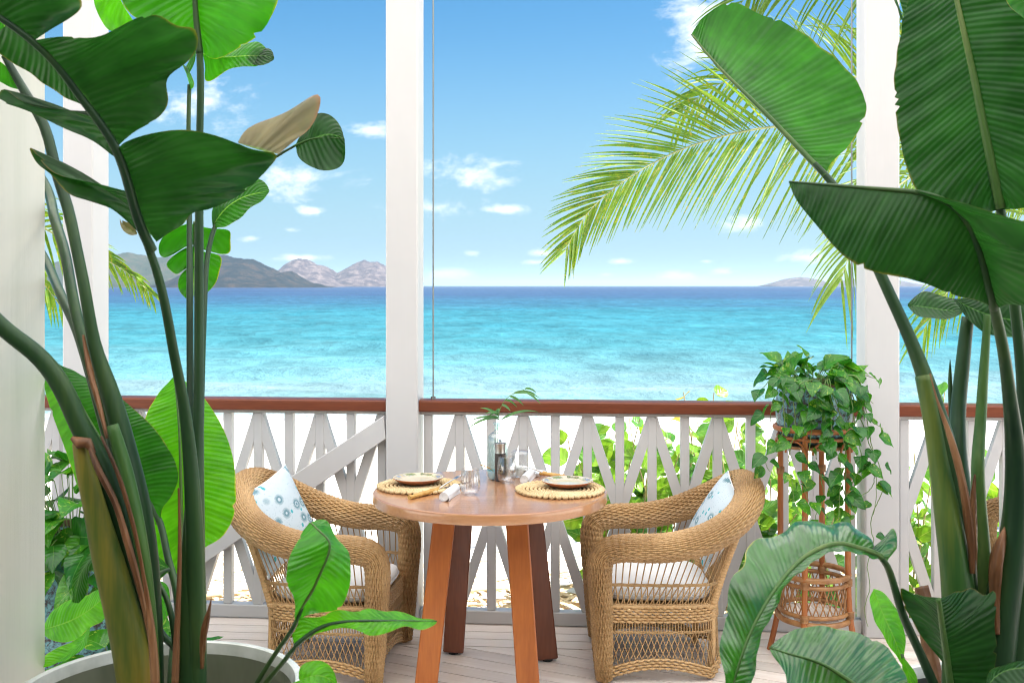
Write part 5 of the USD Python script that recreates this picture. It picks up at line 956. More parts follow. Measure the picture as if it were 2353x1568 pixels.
A.leaf([(W(Z2, [(400, 1318, 2.6), (350, 1400, 2.6), (270, 1460, 2.6), (190, 1490, 2.6)]), W(Z2, [(400, 1318, 2.6), (330, 1375, 2.62), (270, 1400, 2.63), (200, 1440, 2.62), (185, 1490, 2.6)]), -1, O(seed=48)), (W(Z2, [(400, 1318, 2.6), (350, 1400, 2.6), (270, 1460, 2.6), (190, 1490, 2.6)]), W(Z2, [(400, 1318, 2.6), (388, 1400, 2.57), (350, 1440, 2.56), (270, 1480, 2.57), (190, 1500, 2.6)]), 1, O(seed=49))], BIGL)
A.leaf([(W(Z2, [(690, 1110, 2.8), (720, 1200, 2.8), (700, 1310, 2.8)]), W(Z2, [(690, 1110, 2.8), (745, 1125, 2.78), (765, 1190, 2.77), (752, 1260, 2.77), (700, 1312, 2.8)]), 1, O(seed=50)), (W(Z2, [(690, 1110, 2.8), (720, 1200, 2.8), (700, 1310, 2.8)]), W(Z2, [(690, 1110, 2.8), (655, 1200, 2.8), (670, 1280, 2.8), (700, 1312, 2.8)]), -1, O(seed=51))], BIGM)
A.stem(WS(Z2, [(690, 1280, 24, 2.3), (730, 1360, 30, 2.28), (770, 1400, 32, 2.25), (790, 1950, 36, 2.22)]), STEM)
# young leaves right of the pot
ribY = W(ZY, [(985, 60, 2.02), (1080, 150, 2.0), (1160, 250, 1.99), (1140, 380, 1.99), (1060, 560, 2.0), (970, 740, 2.01), (880, 880, 2.02), (845, 1000, 2.02)])
A.leaf([(ribY, W(ZY, [(975, 50, 2.02), (940, 90, 2.02), (850, 240, 1.99), (790, 400, 1.97), (768, 560, 1.96), (790, 690, 1.97), (835, 780, 1.99), (838, 880, 2.0), (845, 1000, 2.02)]), -1, O(bulge=-0.14, seed=52, n=60, pleat=0.0015)),
        (ribY, W(ZY, [(985, 55, 2.02), (1060, 35, 2.04), (1110, 50, 2.05), (1190, 170, 2.05), (1330, 340, 2.04), (1350, 480, 2.03), (1320, 720, 2.03), (1250, 840, 2.03), (1100, 890, 2.03), (940, 930, 2.02), (845, 1000, 2.02)]), 1, O(bulge=-0.16, seed=53, n=60, pleat=0.0015))], GLOL, ribY, (0.0015, 0.0045), STEML, label='young glossy upright leaf')
A.stem(WS(ZY, [(900, 860, 34, 2.02), (840, 1000, 40, 2.02), (700, 1220, 44, 2.06), (560, 1430, 48, 2.1), (450, 1620, 52, 2.13), (380, 1800, 56, 2.15)]), STEM)
ribX = W(ZY, [(2172, 985, 1.98), (1900, 985, 1.97), (1600, 985, 1.96), (1350, 990, 1.96), (1150, 1020, 1.97), (1000, 1090, 1.99), (880, 1180, 2.0), (835, 1220, 2.0)])
A.leaf([(ribX, W(ZY, [(2172, 985, 1.98), (2080, 955, 1.99), (1950, 925, 2.0), (1780, 860, 2.01), (1680, 870, 2.01), (1540, 835, 2.01), (1420, 870, 2.01), (1300, 855, 2.01), (1150, 890, 2.0), (980, 950, 2.0), (860, 970, 2.0), (850, 1030, 2.0), (815, 1090, 2.0), (832, 1215, 2.0)]), -1, O(bulge=0.12, seed=54, n=70)),
        (ribX, W(ZY, [(2172, 985, 1.98), (2140, 1040, 1.96), (1990, 1080, 1.94), (1820, 1060, 1.93), (1700, 1110, 1.93), (1560, 1130, 1.93), (1420, 1080, 1.94), (1300, 1050, 1.95), (1200, 1065, 1.96), (1050, 1100, 1.98), (930, 1170, 2.0), (836, 1225, 2.0)]), 1, O(bulge=0.12, seed=55, n=70))], BIGL, ribX, (0.0012, 0.005), STEM, label='young wavy leaf lying out to the right')
A.stem(WS(ZY, [(880, 1180, 36, 2.0), (820, 1250, 42, 2.01), (700, 1400, 46, 2.05), (580, 1540, 50, 2.1), (420, 1760, 56, 2.15)]), STEM)
A.leaf([(W(ZY, [(880, 1540, 1.95), (1000, 1500, 1.95), (1120, 1510, 1.95), (1240, 1620, 1.95)]), W(ZY, [(870, 1530, 1.95), (890, 1420, 1.96), (980, 1370, 1.97), (1100, 1370, 1.97), (1200, 1470, 1.96), (1240, 1620, 1.95)]), -1, O(seed=56)), (W(ZY, [(880, 1540, 1.95), (1000, 1500, 1.95), (1120, 1510, 1.95), (1240, 1620, 1.95)]), W(ZY, [(760, 1570, 1.95), (860, 1640, 1.93), (1000, 1680, 1.92), (1230, 1660, 1.94)]), 1, O(seed=57))], BIGL)

# ---- right plant
B = Plant('bird_of_paradise_plant', 'tall bird of paradise plant with broad ribbed leaves in the right foreground pot', 'plant', (RX, RY, 0.6))
ribR1 = W(Z7, [(692, 155, 2.45), (800, 285, 2.42), (1000, 485, 2.36), (1150, 640, 2.32), (1290, 785, 2.28)])
B.leaf([(ribR1, W(Z7, [(692, 152, 2.45), (735, 90, 2.5), (820, 32, 2.54), (880, 18, 2.55), (940, 48, 2.55), (1020, 78, 2.54), (1100, 108, 2.52), (1230, 190, 2.48), (1350, 290, 2.44), (1440, 400, 2.4), (1466, 500, 2.37), (1440, 580, 2.34), (1370, 680, 2.31), (1305, 745, 2.29), (1290, 785, 2.28)]), 1, O(bulge=-0.18, seed=60, n=90, m=20, pleat=0.002)),
        (ribR1, W(Z7, [(692, 158, 2.45), (760, 255, 2.46), (900, 400, 2.42), (1080, 580, 2.38), (1290, 790, 2.28)]), -1, O(bulge=0.1, seed=61, n=60))], BIG, ribR1, (0.002, 0.007), STEML, label='broad paddle leaf folded along its midrib')
B.stem(WS(Z7, [(1240, 730, 26, 2.29), (1300, 795, 34, 2.28), (1380, 900, 40, 2.26), (1480, 1100, 46, 2.22), (1580, 1320, 52, 2.2), (1690, 1568, 62, 2.18), (1770, 1800, 86, 2.16), (1850, 2150, 120, 2.15), (1890, 2600, 150, 2.15), (1900, 3000, 150, 2.15)]), STEM)
ribR2 = W(Z7, [(1128, 812, 2.02), (1350, 830, 1.96), (1600, 850, 1.91), (1780, 880, 1.88), (1900, 960, 1.87), (1970, 1100, 1.88), (2015, 1250, 1.90), (2045, 1380, 1.93)])
B.leaf([(ribR2, W(Z7, [(1126, 815, 2.02), (1150, 875, 2.0), (1250, 1005, 1.96), (1350, 1120, 1.93), (1450, 1190, 1.91), (1600, 1232, 1.90), (1750, 1272, 1.90), (1900, 1330, 1.91), (1990, 1350, 1.92), (2045, 1385, 1.93)]), 1, O(bulge=-0.14, seed=62, n=80, m=20)),
        (W(Z7, [(1700, 860, 1.89), (1800, 890, 1.88), (1900, 960, 1.87)]), W(Z7, [(1690, 848, 1.89), (1900, 890, 1.82), (2177, 975, 1.75), (2330, 1040, 1.72), (2300, 1130, 1.74), (2177, 1095, 1.78), (2000, 1020, 1.83), (1905, 965, 1.87)]), -1, O(bulge=0.12, seed=63, n=50)),
        (W(Z7, [(1900, 960, 1.872), (1970, 1100, 1.882), (2015, 1250, 1.902), (2050, 1380, 1.932)]), W(Z7, [(1905, 965, 1.872), (2000, 1015, 1.84), (2177, 1095, 1.79), (2330, 1180, 1.76), (2350, 1330, 1.78), (2177, 1362, 1.85), (2100, 1358, 1.90), (2050, 1382, 1.93)]), -1, O(bulge=0.14, seed=64, n=50))], BIGD, ribR2, (0.002, 0.009), STEM, label='dark broad leaf arching to the left')
B.stem(WS(Z7, [(1975, 1120, 30, 1.89), (2015, 1260, 38, 1.90), (2050, 1400, 46, 1.94), (2085, 1568, 52, 1.98), (2110, 1750, 60, 2.02), (2140, 2050, 90, 2.08), (2130, 2400, 120, 2.11), (2080, 2700, 150, 2.13), (2050, 3000, 160, 2.15)]), STEM)
ribR3 = W(Z7, [(1800, -330, 2.1), (1850, -100, 2.09), (1885, 60, 2.08), (1945, 330, 2.07), (2000, 600, 2.07), (2070, 930, 2.08)])
B.leaf([(ribR3, W(Z7, [(1800, -330, 2.1), (1720, -200, 2.14), (1660, -30, 2.17), (1615, 180, 2.18), (1595, 340, 2.18), (1598, 480, 2.17), (1625, 640, 2.15), (1655, 760, 2.14), (1720, 880, 2.12), (1850, 960, 2.1), (2070, 935, 2.08)]), -1, O(bulge=0.13, seed=65, n=90, m=20, pleat=0.0026)),
        (ribR3, W(Z7, [(1800, -330, 2.1), (2000, -280, 2.06), (2200, -100, 2.02), (2330, 150, 1.99), (2400, 450, 1.98), (2350, 750, 2.0), (2200, 920, 2.04), (2070, 935, 2.08)]), 1, O(bulge=0.13, seed=66, n=80, m=18, pleat=0.0026))], BIGD, ribR3 + np.array([0, -0.004, 0]), (0.003, 0.010), STEML, label='huge ribbed leaf standing upright at the right edge')
B.stem(WS(Z7, [(2030, 760, 34, 2.075), (2070, 930, 40, 2.085), (2110, 1150, 44, 2.1), (2140, 1400, 48, 2.12), (2170, 1700, 54, 2.14), (2180, 2100, 90, 2.15), (2160, 2600, 120, 2.15), (2140, 3000, 120, 2.15)]), STEM)
B.leaf([(W(Z7, [(1500, -150, 2.5), (1600, -40, 2.48), (1645, 112, 2.45)]), W(Z7, [(1520, -160, 2.5), (1700, -100, 2.45), (1720, 0, 2.44), (1690, 70, 2.44), (1645, 114, 2.45)]), 1, O(seed=67)), (W(Z7, [(1560, -100, 2.49), (1600, -20, 2.48), (1645, 112, 2.45)]), W(Z7, [(1560, -100, 2.49), (1600, 0, 2.47), (1622, 70, 2.46), (1645, 114, 2.45)]), -1, O(seed=68))], BIGD)
B.leaf([(W(Z7, [(2300, -200, 1.95), (2230, 0, 1.95), (2260, 200, 1.95)]), W(Z7, [(2300, -200, 1.95), (2100, -60, 1.93), (2130, 30, 1.93), (2190, 90, 1.94), (2260, 200, 1.95)]), -1, O(seed=69))], BIG)
B.leaf([(W(Z7, [(1658, 1362, 2.5), (1740, 1372, 2.5), (1830, 1385, 2.48), (1905, 1388, 2.45)]), W(Z7, [(1656, 1360, 2.5), (1690, 1325, 2.52), (1725, 1308, 2.53), (1800, 1322, 2.52), (1860, 1340, 2.5), (1905, 1386, 2.45)]), -1, O(seed=70)), (W(Z7, [(1658, 1362, 2.5), (1740, 1372, 2.5), (1830, 1385, 2.48), (1905, 1388, 2.45)]), W(Z7, [(1658, 1364, 2.5), (1690, 1395, 2.47), (1750, 1412, 2.46), (1820, 1418, 2.45), (1880, 1408, 2.44), (1907, 1390, 2.45)]), 1, O(seed=71))], BIGD)
B.leaf([(W(Z7, [(1860, 1335, 2.3), (2000, 1400, 2.28), (2200, 1440, 2.26)]), W(Z7, [(1860, 1335, 2.3), (1910, 1400, 2.28), (2000, 1478, 2.26), (2100, 1500, 2.25), (2230, 1490, 2.25)]), 1, O(seed=72)), (W(Z7, [(1860, 1335, 2.3), (2000, 1400, 2.28), (2200, 1440, 2.26)]), W(Z7, [(1860, 1333, 2.3), (2000, 1340, 2.3), (2200, 1350, 2.28)]), -1, O(seed=73))], BIGD)
for P, M in (([(1130, -60, 54, 2.32), (1122, 0, 56, 2.32), (1105, 160, 62, 2.31), (1088, 330, 66, 2.3), (1085, 480, 70, 2.28), (1098, 650, 76, 2.26), (1120, 800, 84, 2.24), (1140, 1100, 100, 2.2), (1150, 1600, 110, 2.18)], STEM), ([(1215, -70, 32, 2.26), (1212, 0, 34, 2.26), (1195, 250, 44, 2.25), (1185, 420, 50, 2.24), (1175, 560, 56, 2.22), (1180, 800, 66, 2.2), (1195, 1100, 90, 2.18), (1200, 1600, 100, 2.16)], STEML),
             ([(1050, 130, 3, 2.33), (1050, 200, 16, 2.33), (1052, 320, 20, 2.32), (1056, 480, 16, 2.31)], STEM), ([(1375, 120, 46, 2.15), (1385, 500, 60, 2.15), (1390, 900, 90, 2.15), (1400, 1600, 100, 2.15)], STEM),
             ([(930, 200, 74, 2.165), (975, 420, 84, 2.15), (1010, 640, 96, 2.14), (1045, 860, 118, 2.13), (1080, 1100, 140, 2.13), (1090, 1600, 150, 2.13)], STEMM)):
    B.stem(WS(Z6, P), M)
for P in ([(960, 190, 4, 2.13), (1000, 330, 10, 2.12), (1040, 440, 20, 2.11), (1075, 560, 26, 2.1), (1105, 680, 28, 2.1), (1130, 820, 30, 2.1), (1145, 960, 26, 2.1), (1150, 1080, 16, 2.1)], [(1160, 640, 6, 2.17), (1152, 760, 24, 2.16), (1155, 900, 26, 2.15), (1160, 1000, 18, 2.14), (1165, 1130, 10, 2.14)],
          [(1295, 870, 4, 2.1), (1270, 960, 40, 2.09), (1255, 1050, 50, 2.09), (1250, 1200, 36, 2.1), (1255, 1350, 26, 2.1)], [(920, 1140, 50, 2.35), (935, 1190, 52, 2.34), (955, 1400, 54, 2.3), (990, 1568, 58, 2.26), (1000, 1800, 60, 2.2)]):
    B.stem(WS(Z6, P), HUSK, name='husk', sides=9)
# arching leaf that hangs to the left
ribR7 = W(Z6, [(70, 1620, 1.86), (105, 1500, 1.87), (150, 1370, 1.89), (220, 1230, 1.92), (310, 1100, 1.96), (400, 1010, 1.99), (480, 965, 2.01), (560, 948, 2.03), (650, 970, 2.05), (700, 985, 2.06), (745, 1010, 2.07)])
B.leaf([(ribR7, W(Z6, [(50, 1620, 1.86), (38, 1500, 1.87), (22, 1420, 1.89), (35, 1350, 1.90), (55, 1250, 1.92), (60, 1160, 1.93), (90, 1085, 1.95), (122, 1060, 1.96), (135, 1000, 1.99), (200, 935, 2.02), (300, 912, 2.05), (330, 878, 2.07), (430, 850, 2.10), (500, 870, 2.11), (560, 862, 2.11), (640, 895, 2.11), (690, 935, 2.10), (712, 965, 2.08), (745, 1005, 2.07)]), -1, O(bulge=0.16, seed=80, n=90, m=18, pleat=0.0022)),
        (ribR7, W(Z6, [(120, 1650, 1.86), (178, 1520, 1.85), (190, 1420, 1.86), (225, 1310, 1.88), (270, 1240, 1.90), (315, 1130, 1.93), (360, 1090, 1.95), (430, 1035, 1.97), (500, 990, 1.99), (560, 978, 2.0), (620, 985, 2.01), (680, 1000, 2.03), (720, 1015, 2.05), (745, 1012, 2.07)]), 1, O(bulge=0.10, seed=81, n=80, pleat=0.0018)),
        (W(Z6, [(690, 982, 2.06), (735, 1010, 2.07), (770, 1050, 2.09)]), W(Z6, [(700, 965, 2.07), (750, 915, 2.10), (782, 880, 2.11), (800, 950, 2.10), (795, 975, 2.10), (778, 990, 2.10), (772, 1052, 2.09)]), -1, O(bulge=0.1, seed=82, n=30))], GLOS, ribR7, (0.002, 0.006), STEML, label='long leaf arching over and hanging to the left')
B.stem(WS(Z6, [(735, 1005, 22, 2.07), (770, 1050, 30, 2.09), (810, 1170, 34, 2.1), (850, 1290, 38, 2.11), (905, 1410, 40, 2.12), (975, 1568, 44, 2.13), (1060, 1750, 46, 2.14)]), STEM)
ribR8 = W(Z6, [(245, 1410, 1.82), (340, 1440, 1.82), (460, 1475, 1.82), (560, 1530, 1.82), (680, 1620, 1.83), (820, 1760, 1.86)])
B.leaf([(ribR8, W(Z6, [(245, 1408, 1.82), (285, 1375, 1.84), (340, 1345, 1.86), (460, 1325, 1.88), (600, 1345, 1.89), (740, 1398, 1.89), (800, 1460, 1.89), (850, 1568, 1.88), (850, 1700, 1.87), (820, 1760, 1.86)]), -1, O(bulge=0.12, seed=83, n=60, m=16, pleat=0.002)), (ribR8, W(Z6, [(247, 1412, 1.82), (265, 1450, 1.80), (310, 1500, 1.79), (330, 1580, 1.78), (420, 1700, 1.78), (600, 1790, 1.80), (820, 1765, 1.86)]), 1, O(bulge=0.1, seed=84, n=50))], GLOS, ribR8, (0.0015, 0.006), STEML, label='glossy leaf at the bottom edge with a yellow tip')
ribR9 = W(Z6, [(710, 1148, 2.3), (755, 1270, 2.28), (805, 1380, 2.26), (842, 1490, 2.25)])
B.leaf([(ribR9, W(Z6, [(710, 1148, 2.3), (745, 1170, 2.33), (775, 1200, 2.33), (812, 1265, 2.32), (835, 1330, 2.3), (845, 1420, 2.27), (842, 1492, 2.25)]), 1, O(seed=85)), (ribR9, W(Z6, [(708, 1150, 2.3), (700, 1200, 2.27), (715, 1260, 2.25), (750, 1340, 2.24), (800, 1430, 2.24), (842, 1492, 2.25)]), -1, O(seed=86))], BIGL)
B.leaf([(W(Z6, [(840, 1455, 2.2), (870, 1540, 2.19), (890, 1640, 2.18)]), W(Z6, [(842, 1455, 2.2), (880, 1490, 2.18), (905, 1540, 2.17), (900, 1640, 2.17)]), 1, O(seed=87, n=24)), (W(Z6, [(840, 1455, 2.2), (870, 1540, 2.19), (890, 1640, 2.18)]), W(Z6, [(835, 1460, 2.2), (838, 1530, 2.2), (860, 1640, 2.19)]), -1, O(seed=88, n=24))], BIGL)
B.stem(WS(Z6, [(835, 1440, 14, 2.25), (865, 1540, 20, 2.22), (900, 1650, 24, 2.2)]), STEML)
ribR10 = W(Z6, [(998, 1195, 1.98), (1012, 1300, 2.0), (1030, 1420, 2.03), (1050, 1568, 2.06), (1070, 1750, 2.1)])
B.leaf([(ribR10, W(Z6, [(992, 1190, 1.98), (930, 1185, 2.02), (870, 1172, 2.06), (820, 1158, 2.1), (835, 1220, 2.1), (870, 1290, 2.09), (910, 1360, 2.08), (960, 1430, 2.07), (1015, 1478, 2.06), (1040, 1600, 2.08), (1070, 1750, 2.1)]), -1, O(bulge=0.16, seed=89, n=60, m=16)),
        (ribR10, W(Z6, [(1000, 1190, 1.98), (1035, 1178, 2.0), (1060, 1155, 2.03), (1100, 1150, 2.05), (1130, 1138, 2.06), (1190, 1168, 2.05), (1228, 1148, 2.04), (1240, 1250, 2.02), (1252, 1400, 2.02), (1230, 1560, 2.04), (1180, 1700, 2.07), (1070, 1750, 2.1)]), 1, O(bulge=0.16, seed=90, n=60, m=16))], BIGD, ribR10, (0.005, 0.009), STEML, label='dark cupped leaf standing before the thick stems')
B.leaf([(W(Z6, [(1200, 1600, 1.9), (1280, 1520, 1.9), (1400, 1500, 1.9)]), W(Z6, [(1200, 1600, 1.9), (1230, 1530, 1.93), (1290, 1500, 1.95), (1420, 1480, 1.95)]), -1, O(seed=91)), (W(Z6, [(1200, 1600, 1.9), (1280, 1520, 1.9), (1400, 1500, 1.9)]), W(Z6, [(1210, 1660, 1.88), (1300, 1640, 1.86), (1420, 1600, 1.86)]), 1, O(seed=92))], BIGD)
# ---------------------------------------------------------------- coconut palms beyond the railing
PALM = leafy('palm_leaflet', (0.060, 0.165, 0.010), (0.125, 0.225, 0.016), (1.5, 1.4, 0.7), 0.5, 0.4, vein=0.004, vd=0.0002, edge=(0.36, 0.27, 0.05), edge_at=0.97, rib=(0.40, 0.42, 0.10), mott=(0.40, 0.30, 0.03))
PALM2 = leafy('palm_leaflet_deep', (0.09, 0.18, 0.025), (0.15, 0.24, 0.03), (1.3, 1.3, 0.7), 0.45, 0.4, vein=0.004, vd=0.0002, edge=(0.3, 0.25, 0.05), edge_at=0.97, rib=(0.3, 0.36, 0.10))
RACHIS = plain('palm_rachis', (0.38, 0.40, 0.16), 0.45, (0.28, 0.30, 0.10), (8, 8, 8))
BARK = plain('palm_bark', (0.22, 0.18, 0.14), 0.9, (0.13, 0.105, 0.08), (6, 6, 22), bump=0.02, bscale=(10, 10, 30))
def leaflet(p, d, L, w, droop, nrm, seed):
    """One narrow leaflet: bends down with its length, folded lightly along its midline."""
    n = 8; t = np.linspace(0, 1, n); P = [np.array(p, float)]; d = unit(d)
    for k in range(1, n):
        d = unit(d + np.array([0, 0, -droop / n * (0.4 + 1.2 * t[k])])); P.append(P[-1] + d * L / (n - 1))
    P = np.array(P); T = unit(np.gradient(P, axis=0)); s = unit(np.cross(T, nrm)); u = np.cross(s, T)
    ww = w * np.clip(np.minimum(t * 7 + 0.25, 1), 0, 1) * (1 - t ** 2.2) + 0.0012
    V = np.stack([P - s * ww[:, None] + u * ww[:, None] * 0.45, P, P + s * ww[:, None] + u * ww[:, None] * 0.45], 1)
    uv = np.zeros((n, 3, 2)); uv[..., 0] = (t * L)[:, None] + seed; uv[:, 0, 1] = -1; uv[:, 2, 1] = 1
    v, f = grid(V); return v, f, uv.reshape(-1, 2)
def frond(t, pts, n, Lmax, M, each=True, side=(1, 1), droop=0.55, fwd=0.75, w=0.013, face=(0, -1, 0), start=0.12, seed=0, up=0.0, tip_len=0.45):
    """A frond of palm T: a curved rachis with N leaflets a side."""
    r = np.random.default_rng(seed); P = spline(np.array(pts), 200); f = t.part('frond', tube(P, np.linspace(0.022, 0.003, 200), 8), RACHIS, True)
    T = unit(np.gradient(P, axis=0)); ms = []
    for i in range(n):
        q = start + (1 - start) * (i + 0.5) / n
        for s, on in ((1, side[0]), (-1, side[1])):
            if not on: continue
            k = int(np.clip((q + r.uniform(-0.3, 0.3) / n) * 199, 0, 199)); tn = T[k]; fc = unit(np.array(face, float)); sd_ = unit(np.cross(tn, fc)) * s
            L = Lmax * (np.interp(q, [0, 0.25, 0.6, 1.0], [0.75, 1.0, 0.95, tip_len])) * r.uniform(0.88, 1.06)
            fw = np.interp(q, [0, 0.6, 1], [fwd * 0.75, fwd, fwd * 3.0])
            d = tn * fw + sd_ * 0.75 + fc * r.normal(0.10, 0.10) + np.array([0, 0, up]) + r.normal(0, 0.035, 3)
            ms.append(leaflet(P[k], d, L, w * r.uniform(0.8, 1.15), droop * r.uniform(0.6, 1.4), fc + r.normal(0, 0.35, 3), r.uniform(0, 9)))
    if each:
        for v, ff, uv in ms: t.part('leaflet', (v, ff), M, True, uv=uv, under=f)
    else:
        m, uv = joinuv(ms); t.part('leaflets', m, M, True, uv=uv, under=f, kind='stuff')
    return f
def ppt(P): return [at(x, y, D) for x, y, D in P]
K = at(2720, 330, 9.6)
PT = Thing('coconut_palm', 'coconut palm whose long sunlit fronds reach in from the right over the sea', 'palm tree', (K[0], K[1], ground_z(0, K[1])))
zz = np.linspace(ground_z(0, K[1]) - 0.2, K[2] - 0.05, 40); PT.part('trunk', tube(np.stack([K[0] + 0.25 * ((zz - zz[-1]) / 3) ** 2 * 0.3, np.full(40, K[1]), zz], 1), 0.13 + 0.012 * (np.arange(40) % 2) + 0.05 * np.exp(-(zz - zz[0])), 14), BARK, True)
frond(PT, ppt([(2720, 330, 9.6), (2350, 300, 9.3), (1980, 284, 9.0), (1790, 290, 8.8), (1660, 313, 8.65), (1560, 346, 8.55), (1440, 412, 8.4), (1350, 490, 8.3), (1296, 580, 8.2)]), 132, 1.24, PALM, True, w=0.0105, droop=0.25, fwd=0.62, seed=1, start=0.16, tip_len=0.26)
frond(PT, ppt([(2720, 330, 9.6), (2400, 60, 9.9), (2150, -60, 10.0), (1900, -80, 10.0), (1780, -60, 10.0), (1700, 10, 10.0)]), 64, 1.35, PALM2, False, side=(1, 1), droop=0.9, fwd=0.5, seed=2)
frond(PT, ppt([(2720, 330, 9.6), (2350, 200, 10.2), (2000, 180, 10.4), (1800, 165, 10.4), (1660, 190, 10.3), (1560, 260, 10.2)]), 64, 1.1, PALM, False, droop=0.9, fwd=0.6, seed=3)
frond(PT, ppt([(2720, 330, 9.6), (2450, 300, 9.0), (2200, 350, 8.6), (2060, 430, 8.4), (1970, 540, 8.2), (1930, 650, 8.1)]), 64, 1.15, PALM2, False, droop=0.7, fwd=0.6, seed=4)
frond(PT, ppt([(2720, 330, 9.6), (2560, 420, 8.9), (2360, 520, 8.5), (2200, 640, 8.3), (2120, 760, 8.2)]), 40, 0.85, PALM, False, droop=0.8, seed=5)
frond(PT, ppt([(2720, 330, 9.6), (2900, 100, 10), (3100, 60, 10.2), (3400, 200, 10.4)]), 40, 1.0, PALM2, False, droop=0.8, seed=6)
K2 = at(-420, 380, 9.4)
PL = Thing('coconut_palm', 'palm at far left, only yellow green frond tips showing beside the white post', 'palm tree', (K2[0], K2[1], ground_z(0, K2[1])))
zz = np.linspace(ground_z(0, K2[1]) - 0.2, K2[2], 30); PL.part('trunk', tube(np.stack([np.full(30, K2[0]), np.full(30, K2[1]), zz], 1), 0.13 + 0.012 * (np.arange(30) % 2), 14), BARK, True)
frond(PL, ppt([(-420, 380, 9.4), (-200, 400, 9.2), (0, 470, 9.0), (140, 545, 8.9), (240, 595, 8.8), (310, 640, 8.7), (350, 678, 8.7)]), 56, 0.62, PALM, True, w=0.013, droop=0.9, fwd=0.7, seed=7, tip_len=0.3)
frond(PL, ppt([(-420, 380, 9.4), (-200, 480, 8.9), (-20, 560, 8.7), (90, 640, 8.6), (150, 720, 8.5)]), 40, 0.6, PALM, False, droop=0.9, seed=8)
frond(PL, ppt([(-420, 380, 9.4), (-600, 300, 9.6), (-800, 360, 9.7), (-950, 500, 9.7)]), 36, 0.9, PALM2, False, droop=0.8, seed=9)

# ---------------------------------------------------------------- sea grape bushes
GRAPE = leafy('sea_grape_leaf', (0.11, 0.26, 0.02), (0.18, 0.33, 0.03), (1.5, 1.35, 0.9), 0.5, 0.32, vein=0.03, vd=0.0006, edge=(0.30, 0.32, 0.05), slant=0.05, rib=(0.35, 0.40, 0.12))
GRAPE2 = leafy('sea_grape_leaf_deep', (0.045, 0.15, 0.03), (0.09, 0.22, 0.035), (1.6, 1.6, 1.0), 0.4, 0.28, vein=0.03, vd=0.0006, edge=(0.25, 0.28, 0.05), slant=0.05, rib=(0.25, 0.34, 0.12))
GRAPEY = leafy('sea_grape_leaf_yellow', (0.50, 0.34, 0.03), (0.56, 0.42, 0.05), (1.2, 1.1, 0.7), 0.4, 0.35, vein=0.03, vd=0.0006, edge=(0.4, 0.18, 0.03), slant=0.05, rib=(0.5, 0.40, 0.12))
TWIG = plain('twig', (0.30, 0.22, 0.12), 0.7, (0.36, 0.30, 0.12), (12, 12, 12))
def leaf_shape(kind):
    """(t along, half width) of a leaf of length 1."""
    if kind == 'round': t = np.array([0, 0.04, 0.14, 0.3, 0.5, 0.7, 0.86, 0.96, 1.0]); w = np.array([0.02, 0.18, 0.36, 0.47, 0.49, 0.43, 0.30, 0.14, 0.0])
    elif kind == 'heart': t = np.array([0, 0.02, 0.10, 0.24, 0.42, 0.62, 0.80, 0.92, 1.0]); w = np.array([0.03, 0.20, 0.35, 0.41, 0.38, 0.28, 0.15, 0.06, 0.0])
    else: t = np.array([0, 0.05, 0.16, 0.32, 0.5, 0.68, 0.84, 0.95, 1.0]); w = np.array([0.01, 0.09, 0.19, 0.27, 0.29, 0.25, 0.15, 0.06, 0.0])
    return t, w
def small_leaf(p, d, n, L, kind, r, fold=0.25, curl=0.25):
    d = unit(d); s = unit(np.cross(d, n)); u = np.cross(s, d); t, w = leaf_shape(kind); k = len(t); seed = r.uniform(0, 9)
    c = np.array(p) + d * (t * L)[:, None] - u * (curl * L * t ** 2)[:, None]; ww = (w * L)[:, None]; wv = (0.05 * L * np.sin(t * 9 + seed))[:, None]
    V = np.stack([c - s * ww + u * (ww * fold + wv * (ww > 0)), c - s * ww * 0.5 + u * ww * fold * 0.65, c, c + s * ww * 0.5 + u * ww * fold * 0.65, c + s * ww + u * (ww * fold - wv * (ww > 0))], 1)
    uv = np.zeros((k, 5, 2)); uv[..., 0] = (t * L)[:, None] + seed; uv[..., 1] = np.array([-1, -.5, 0, .5, 1])[None]
    v, f = grid(V); return v, f, uv.reshape(-1, 2)
def grape_bush(base, tops, nl, Ls, label, seed, y_leaves=()):
    """Stems from the ground to TOPS, with round leaves set alternately along the upper part of each."""
    r = np.random.default_rng(seed); t = Thing('sea_grape_bush', label, 'bush', base); base = np.array(base, float)
    for j, tp in enumerate(tops):
        tp = np.array(tp, float); b = base + r.normal(0, 0.10, 3) * [1, 1, 0]; mid = (b + tp) / 2 + r.normal(0, 0.06, 3)
        P = spline([b - [0, 0, 0.03], mid, tp], 40); t.part('stem', tube(P, np.linspace(0.009, 0.003, 40), 6), TWIG, True)
        nl2 = int(nl * 1.75)
        for i in range(nl2):
            q = np.interp(i, [0, nl2 - 1], [0.25, 0.99]); k = int(q * 39); a = r.uniform(0, 6.28) if i else 0
            out = np.array([math.cos(a), math.sin(a) * 0.7 - 0.15, r.uniform(-0.1, 0.75)]); n = unit(np.array([r.normal(0.15, 0.5), -0.75 + r.normal(0, 0.35), 0.55 + r.normal(0, 0.4)]))
            L = r.uniform(*Ls) * (1 - 0.25 * q * (r.random() < 0.5)); pt = P[k] + unit(out) * 0.035
            M = GRAPEY if (j, i) in y_leaves else (GRAPE if r.random() < 0.66 else GRAPE2)
            v, f, uv = small_leaf(pt, out, n, L, 'round' if r.random() < 0.8 else 'oval', r, 0.18, 0.15); t.part('leaf', (v, f), M, True, uv=uv)
    return t
def tops(L): return [at(x, y, D) for x, y, D in L]
def gb(px, D): x = (px - 1176) / FOC * D; return (x, D, float(ground_z(x, D)))
